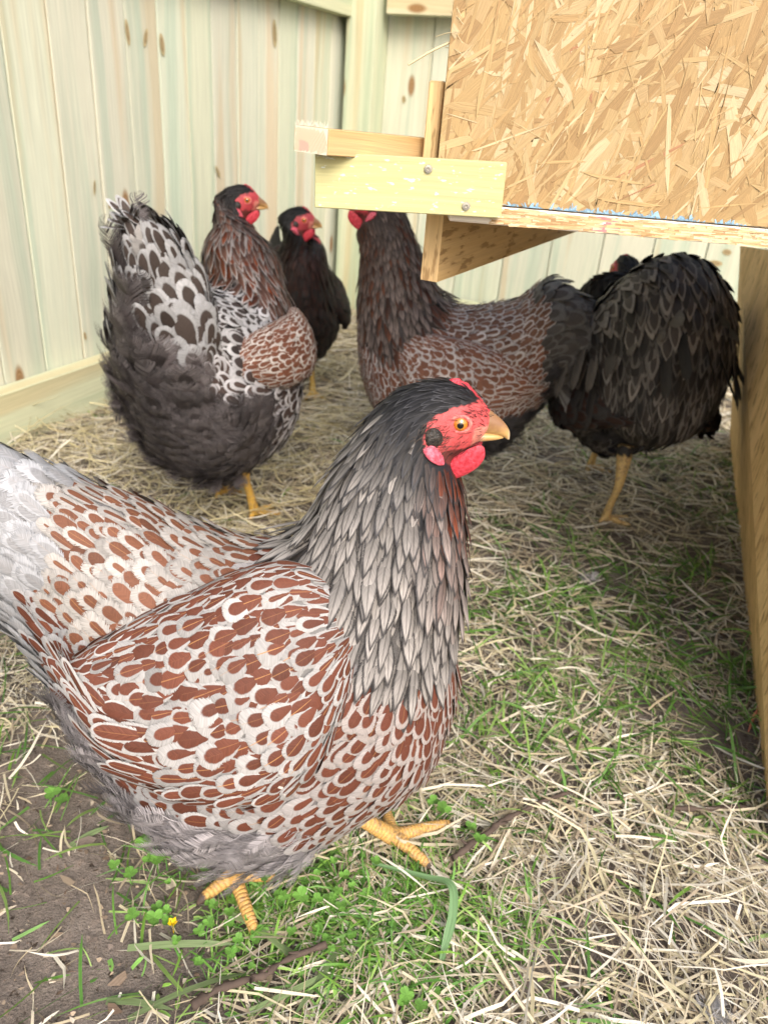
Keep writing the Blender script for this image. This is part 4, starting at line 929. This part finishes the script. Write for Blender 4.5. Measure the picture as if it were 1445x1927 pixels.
GREY = dict(down=(.03, .027, .028), face=(.42, .05, .06), leg=(.60, .36, .06), hackle=(.10, .045, .03), hackle_edge=(.26, .24, .235), cap=(.014, .012, .012), cap_edge=(.03, .028, .028), throat=(.14, .035, .012), hackle_th=.30, rust_amt=.35, throat_amt=.6,
    back=((.36, .355, .36), (.040, .030, .028), .34, .16, 0, 1.5), breast=((.40, .39, .40), (.06, .04, .035), .40, .16, 0, 2.2), fluff=((.10, .088, .088), (.06, .05, .05), .3, .7, 0, 1.),
    wing=((.40, .37, .34), (.13, .048, .026), .38, .12, 0, 2.8), flight=((.45, .43, .42), (.22, .08, .04), .42, .1, 0, 3.), tail=((.24, .23, .22), (.05, .042, .038), .30, .2, 0, 2.), tail_covert=((.27, .27, .275), (.045, .033, .028), .33, .16, 0, 1.5), fluff_z=.225, fluff_q=4.3, wisps=16, wing_k=.62, rump_q=1.9, rump_big=.8, rump_a=2.9)
BROWN = dict(down=(.05, .04, .038), face=(.5, .05, .06), leg=(.55, .34, .08), hackle=(.19, .145, .125), hackle_edge=(.06, .048, .043), cap=(.04, .03, .026), cap_edge=(.06, .045, .04), throat=(.11, .04, .02), hackle_th=.3, rust_amt=.25,
    back=((.38, .345, .325), (.135, .066, .042), .36, .1, 0, 3.0), breast=((.40, .37, .355), (.15, .064, .040), .36, .1, 0, 3.0), fluff=((.05, .047, .05), (.04, .038, .04), .3, .6, 0, 1.),
    wing=((.44, .40, .38), (.165, .070, .042), .36, .1, 0, 3.0), flight=((.22, .19, .17), (.08, .035, .02), .35, .1, 0, 3.), tail=((.075, .072, .068), (.055, .050, .047), .3, .15, 0, 2.), tail_covert=((.10, .094, .088), (.055, .048, .044), .35, .15, 0, 1.2), fluff_z=.17, wisps=8, wing_k=.78, rump_q=1.5, rump_big=.8)
BLACK = dict(down=(.012, .010, .010), face=(.38, .05, .06), leg=(.55, .36, .08), hackle=(.014, .010, .009), hackle_edge=(.03, .011, .008), cap=(.008, .008, .009), cap_edge=(.012, .012, .012), throat=(.03, .008, .005), hackle_th=.3,
    back=((.012, .010, .010), (.02, .009, .007), .3, .2, 0, 1.3), breast=((.012, .010, .010), (.018, .009, .007), .3, .2, 0, 1.3), fluff=((.014, .012, .012), (.012, .010, .010), .3, .6, 0, 1.),
    wing=((.012, .010, .010), (.022, .010, .008), .3, .12, 0, 1.4), flight=((.012, .010, .010), (.02, .01, .008), .35, .1, 0, 3.), tail=((.010, .010, .011), (.010, .010, .011), .3, .15, 0, 2.), tail_covert=((.012, .011, .011), (.012, .011, .011), .4, .15, 0, 1.2), fluff_z=.14, wisps=3)
DARK = dict(down=(.022, .019, .018), face=(.35, .03, .04), leg=(.62, .42, .16), hackle=(.03, .025, .022), hackle_edge=(.012, .010, .010), cap=(.012, .010, .010), cap_edge=(.015, .013, .012), throat=(.04, .012, .008), hackle_th=.3,
    back=((.125, .110, .097), (.038, .031, .027), .4, .2, 0, 1.3), breast=((.12, .107, .096), (.038, .030, .026), .3, .2, 0, 1.3), fluff=((.080, .074, .076), (.05, .046, .048), .3, .6, 0, 1.),
    wing=((.030, .026, .024), (.03, .013, .009), .3, .12, 0, 1.4), flight=((.018, .015, .014), (.03, .012, .008), .35, .1, 0, 3.), tail=((.030, .026, .023), (.020, .017, .016), .3, .15, 0, 2.), tail_covert=((.10, .085, .070), (.06, .05, .042), .4, .15, 0, 1.2), fluff_z=.15, wisps=8, rear_fluff=False, back_kind='lance', back_L=3.5, vary=True)

# ---- the pale hen in front
def wst(O, dy, pairs, thick):
    out = []
    for (u0, v0, u1, v1), t in zip(pairs, thick):
        A_, B_ = pl(u0, v0, O[1]-dy-.022)-O, pl(u1, v1-2, O[1]-dy-.022)-O; c = (A_+B_)/2; d = A_-B_; h = np.linalg.norm(d)/2; d = nrm(d)
        fr = len(out)/7.; out.append((c[0], dy-.004-.060*max(0, fr-.5), c[2], d[0], -.50, d[2], h*.97, t))
    return out
O1 = np.array([-.05, .46, 0])
FRONT = [(-.345, .262, .2, .98, .010, .010), (-.312, .294, .2, .98, .044, .026), (-.262, .314, .15, .98, .058, .030), (-.212, .311, .1, .99, .061, .036), (-.174, .279, .162, .987, .079, .050), (-.136, .234, .133, .991, .111, .070), (-.084, .185, .04, .999, .139, .092), (-.026, .179, -.128, .992, .138, .094), (.016, .203, -.278, .961, .122, .089), (.048, .236, -.462, .887, .113, .080), (.059, .274, -.574, .819, .096, .066), (.061, .313, -.671, .741, .077, .054), (.063, .354, -.801, .598, .058, .043), (.065, .388, -.872, .489, .043, .034)]
nj, fj = gnd(440, 1665)-O1, gnd(738, 1592)-O1
def toe_px(j, ends, r=.0056):
    out = []
    for (u, v) in ends:
        t_ = gnd(u, v, .004)-O1; d = t_-j
        out.append(([j+np.array([0, 0, .013]), j+d*.35+np.array([0, 0, .010]), j+d*.7+np.array([0, 0, .006]), j+d*.92+np.array([0, 0, .003]), j+d*1.12+np.array([0, 0, -.001])], np.array([1.2, 1.05, .95, .75, .2])*r))
    return out
legsF = [shank((-.04, -.03, .11), (-.055, -.032, .075), nj), shank((.005, .02, .12), (-.0, .02, .07), fj)] + toe_px(nj, [(483, 1768), (375, 1700), (525, 1655)]) + toe_px(fj, [(848, 1552), (812, 1636), (725, 1526)])
h1 = Hen('large pale grey hen with rust laced feathers and black cap standing nearest', O1, 0, FRONT, (.092, 0, .427), legs=legsF, voxel=.0022, pal=PALE,
    wing=wst(O1, .088, [(105, 1302, 112, 1322), (160, 1265, 185, 1425), (245, 1225, 290, 1488), (345, 1180, 420, 1512), (450, 1150, 530, 1508), (545, 1165, 600, 1470), (615, 1215, 640, 1390), (650, 1285, 658, 1310)], [.006, .016, .020, .022, .022, .018, .011, .003]),
    tail=dict(root=(-.26, 0, .31), layers=[(7, .110, .017, 22, -6, 8)], curl=.25, bend=.08, wide=.03, fall=.05), qo=2)
h1.plumage(lambda a: 6.35+3.3*(a/np.pi)**1.5); h1.wings(); h1.tail()

# ---- hens behind
GEN = [(-.185, .285, .3, .95, .012, .012), (-.16, .27, .3, .95, .045, .045), (-.125, .245, .2, .98, .088, .075), (-.09, .215, .15, .99, .108, .093), (-.04, .20, .05, 1, .113, .10), (.01, .205, -.12, .99, .113, .097), (.045, .23, -.3, .95, .106, .088), (.066, .265, -.5, .86, .092, .073), (.076, .305, -.65, .75, .075, .058), (.081, .345, -.8, .6, .057, .045), (.084, .38, -.87, .5, .043, .035)]
WGEN = [(-.155, .070, .215, 0, -.2, 1, .008, .004), (-.125, .078, .222, 0, -.25, 1, .032, .014), (-.075, .088, .222, 0, -.3, 1, .052, .020), (-.02, .093, .225, 0, -.3, 1, .060, .023), (.03, .088, .232, -.1, -.3, 1, .055, .022), (.065, .070, .245, -.2, -.3, 1, .036, .016), (.085, .055, .255, -.2, -.2, 1, .008, .004)]
def stand(k=1., L=.05, a=(0, 0), fx=(.0, .0), sp=.045):
    out = []
    for sd, an, x in ((-1, a[0], fx[0]), (1, a[1], fx[1])):
        j = np.array([x, sd*sp, 0]); out += [shank((x-.01, sd*sp*.9, .15*k), (x-.022, sd*sp, .085*k), j, k)] + toes(j, an, L, k=k)
    return out
SN = lambda a: 5.4+3.2*(a/np.pi)**1.5
def mkhen(label, loc, yaw, pal, body=GEN, eye=(.108, 0, .425), hy=0., hp=0., k=1., wing=WGEN, tail=None, legs=None, detail=1.25, comb=True, hs=1., qo=0):
    h = Hen(label, loc, yaw, body, eye, hy, hp, k, wing, None, legs or stand(k), .0042, detail, pal, tail, comb, qo, hs); h.plumage(SN); h.wings(); h.tail(); return h
GREYB = [(-.165, .275, .3, .95, .012, .012), (-.145, .265, .3, .95, .05, .05), (-.115, .245, .2, .98, .095, .085), (-.085, .222, .15, .99, .120, .108), (-.04, .21, .05, 1, .126, .115), (.01, .215, -.12, .99, .122, .11), (.045, .24, -.3, .95, .112, .095), (.068, .275, -.5, .86, .096, .077), (.080, .315, -.65, .75, .077, .060), (.090, .355, -.8, .6, .058, .046), (.10, .39, -.87, .5, .043, .035)]
gf = gnd(450, 980)
mkhen('dark fluffy hen with silvery grey laced tail raised beside the board fence', (-.245, 1.10, 0), R_(60), GREY, [(-.150, .418, .75, .65, .012, .012), (-.142, .396, .72, .7, .034, .032), (-.132, .356, .62, .78, .054, .050), (-.124, .305, .42, .9, .082, .076)]+GREYB[2:6]+[(.040, .24, -.3, .95, .112, .095, .004), (.060, .275, -.5, .86, .098, .080, .014), (.068, .315, -.65, .75, .084, .066, .026), (.074, .355, -.8, .6, .066, .054, .036), (.082, .39, -.87, .5, .048, .040, .044)], (.100, .052, .437), hy=R_(-55), k=1.05, wing=[(a_*.7+.01, b_*1.12, c_+.05, d_, e_, f_, g_*.68, h_) for a_, b_, c_, d_, e_, f_, g_, h_ in WGEN], tail=dict(root=(-.135, 0, .385), layers=[(9, .060, .014, 88, 60, 4), (8, .05, .015, 85, 60, 6)], curl=.35, bend=.10, fall=.02, wide=.018), legs=stand(1.05, fx=(.0, .02)), detail=1.05, hs=.84, qo=2)
bf_ = gnd(583, 765)
mkhen('black hen standing between the dark fluffy hen and the fence corner', (bf_[0]-.045, bf_[1]+.05, 0), R_(-72), BLACK, eye=(.10, .0, .40), k=.98, hy=R_(70), body=[(a_, b_*.95, *r_) for a_, b_, *r_ in GEN], tail=dict(root=(-.14, 0, .28), layers=[(7, .10, .02, 50, 0, 18), (8, .07, .02, 40, -40, 35)]))
mkhen('brown hen with grey laced feathers and its head behind the ledge board', (.07, 1.21, 0), R_(180), BROWN, eye=(.132, 0, .446), k=1.06, body=[(-.240, .280, .2, .98, .012, .012), (-.222, .284, .2, .98, .042, .030), (-.186, .284, .2, .98, .066, .046), (-.152, .276, .2, .98, .084, .062)]+GEN[2:8]+[(.080, .315, -.72, .70, .066, .053), (.087, .358, -.85, .52, .050, .041), (.096, .400, -.90, .45, .038, .032)], wing=[(a_*.86, b_, c_+.012, d_, e_, f_, g_*.86, h_*.8) for a_, b_, c_, d_, e_, f_, g_, h_ in WGEN], tail=dict(root=(-.175, 0, .29), layers=[(8, .068, .018, 12, -24, 8), (8, .06, .018, 10, -40, 14)], curl=.15, bend=.12, fall=.06), detail=.86, qo=2)
DARKB = [(-.120, .175, -1, 0, .012, .012), (-.122, .205, -.97, .2, .060, .072), (-.118, .245, -.85, .5, .086, .092), (-.105, .290, -.5, .87, .126, .104), (-.068, .305, -.15, .98, .155, .108), (-.015, .262, -.05, 1, .160, .118), (.025, .245, -.2, .97, .132, .108), (.058, .265, -.45, .88, .100, .085, .005), (.070, .305, -.65, .75, .080, .064, .02), (.074, .350, -.8, .6, .062, .050, .032), (.076, .385, -.87, .5, .045, .038, .042)]
mkhen('black brown hen seen from behind beneath the coop floor', (.385, 1.24, 0), R_(97), DARK, DARKB, (.080, .022, .405), hy=R_(12), k=.965, wing=[(a_*.9-.01, b_*1.12, c_+.01, d_, e_, f_, g_*1.05, h_) for a_, b_, c_, d_, e_, f_, g_, h_ in WGEN], tail=dict(root=(-.11, 0, .405), layers=[(11, .17, .010, -35, -86, 10), (11, .13, .011, -50, -88, 12), (7, .10, .012, 10, -60, 20)], curl=.12, bend=.06, wide=.112, fall=.07, dx=.06), legs=stand(1.0, a=(-1.0, -1.2), fx=(.13, -.075), sp=.02))

# ------------------------------------------------------------------ small things on the ground
def twig(pts, r, label, knob=3):
    P = smoothpath([gnd(u, v, .015) for u, v in pts], 8); n = len(P); P += np.cumsum(rng.normal(size=P.shape)*np.array([.35, .35, .1]), 0)*r*.45
    rad = r*(1-.35*np.linspace(0, 1, n))*(1+.26*rng.normal(size=n)); mb = MB(); V, F, T = tube(P, rad, 8); mb.add(V, F); mb.F.append(T)
    for i in rng.integers(3, n-3, knob):
        b = mb.n; d = nrm(np.array([rng.normal(), rng.normal(), .6])); V, F, T = tube([P[i], P[i]+d*r*1.6, P[i]+d*r*3.2], [r*.7, r*.5, r*.2], 6); mb.add(V, F); mb.F.append(T+b)
    tag(mb.build('twig', M['bark']), label, 'twig')
twig([(848, 1615), (905, 1575), (960, 1540), (1020, 1512), (1082, 1488)], .0030, 'knobbly brown twig lying in straw beside the pale hen\'s forward foot')
twig([(360, 1892), (420, 1858), (480, 1838), (530, 1808), (605, 1778)], .0032, 'dark broken twig lying on soil and cut grass in front of the pale hen')
twig([(1255, 1518), (1310, 1522), (1380, 1517), (1450, 1525)], .0026, 'thin straight reddish twig in straw near the coop leg board', 1)
bl = MB(); P = smoothpath([gnd(700, 1625, .015), gnd(800, 1650, .022), gnd(848, 1665, .030), gnd(852, 1720, .025), gnd(835, 1790, .014), gnd(822, 1850, .006)], 6); n = len(P); tg = nrm(np.gradient(P, axis=0)); sd = nrm(np.cross(tg, [0, 0, 1.])); wd = np.interp(np.linspace(0, 1, n), [0, .4, .7, 1], [.0016, .0036, .0036, .0004])[:, None]
V = np.stack([P-sd*wd, P+np.array([0, 0, -.0012]), P+sd*wd], 1); uvb = np.stack(np.broadcast_arrays(np.array([0.02, .5, .98])[None], np.linspace(0, 4, n)[:, None]), -1)
bl.add(V.reshape(-1, 3), grid_faces(n, 3), uvb.reshape(-1, 2), col=(.19, .33, .15)); tag(bl.build('grass_blade', M['grass']), 'broad folded blue green grass blade bent over the straw', 'grass blade')
fw_ = MB(); c = gnd(325, 1738, .012)
for i in range(5):
    a = i*1.257; d = np.array([math.cos(a), math.sin(a), .35]); s_ = nrm(np.cross(d, Z3)); fw_.add([c, c+d*.0026+s_*.0018+Z3*.0006, c+d*.0042+Z3*.001, c+d*.0026-s_*.0018], [[0, 1, 2, 3]])
V, F, T = tube([c-np.array([0, 0, .012]), c], .0004, 5); fw_.add(V, F); tag(fw_.build('buttercup', M['petal']), 'tiny yellow flower in the clover by the pale hen\'s foot', 'flower')
def down_tuft(u, v, col, label, sz=.02):
    mb = MB(); p = gnd(u, v, .006); n = 26; P = np.repeat(p[None], n, 0)+rng.normal(size=(n, 3))*.003; T = nrm(np.stack([rng.normal(size=n), rng.normal(size=n), rng.uniform(0, .5, n)], 1)); N = np.broadcast_to(np.array([0, 0, 1.]), (n, 3))+.1
    wisps(mb, P, T, nrm(N), np.full(n, sz), np.broadcast_to(np.array(col), (n, 3)), 6, .0003, .6); A = attrs(4, col, col, .3, .9, 0, 1.); plume(mb, P[:4], T[:4], nrm(N)[:4], sz, sz*.35, *A, lift=.3)
    tag(mb.build('down_feather', M['feather']), label, 'feather')
down_tuft(1108, 1090, (.36, .34, .34), 'small grey down feather on the grass between hens and leg board', .016)
down_tuft(1345, 1908, (.30, .29, .28), 'white fluffy down feather in straw nearest the camera', .014)
down_tuft(1245, 905, (.05, .045, .045), 'dark down feather on the grass beside the black brown hen\'s foot', .028)
sp = MB()
for (u0, v0, u1, v1) in [(1412, 1372, 1430, 1320), (1408, 1378, 1420, 1340)]:
    p, q = gnd(u0, v0, .003), gnd(u1, v1, .02); V, F, T = tube([p, (p+q)/2, q], [.0006, .0012, .0005], 5); sp.add(V, F, None, col=(.62, .22, .14))
tag(sp.build('wood_splinter', M['chip']), 'reddish wood splinter leaning at the foot of the leg board', 'splinter')
ws = MB()
for (u0, v0, u1, v1, r) in [(768, 121, 862, 72, .0012), (865, 60, 820, 68, .0004), (868, 100, 838, 88, .0004), (872, 45, 845, 20, .0003), (868, 30, 850, 5, .0003), (866, 110, 846, 118, .0003), (870, 80, 846, 50, .0003)]:
    p, q = pl(u0, v0, CY-.005), pl(u1, v1, CY+.004); V, F, T = tube(smoothpath([p, (p+q)/2+np.array([0, 0, .001]), q], 4), r*.7, 5); ws.add(V, F, None, col=(.6, .5, .3))
tag(ws.build('straw_wisps', M['straw']), 'few dry straw wisps caught on the upper left coop edge', 'straw')
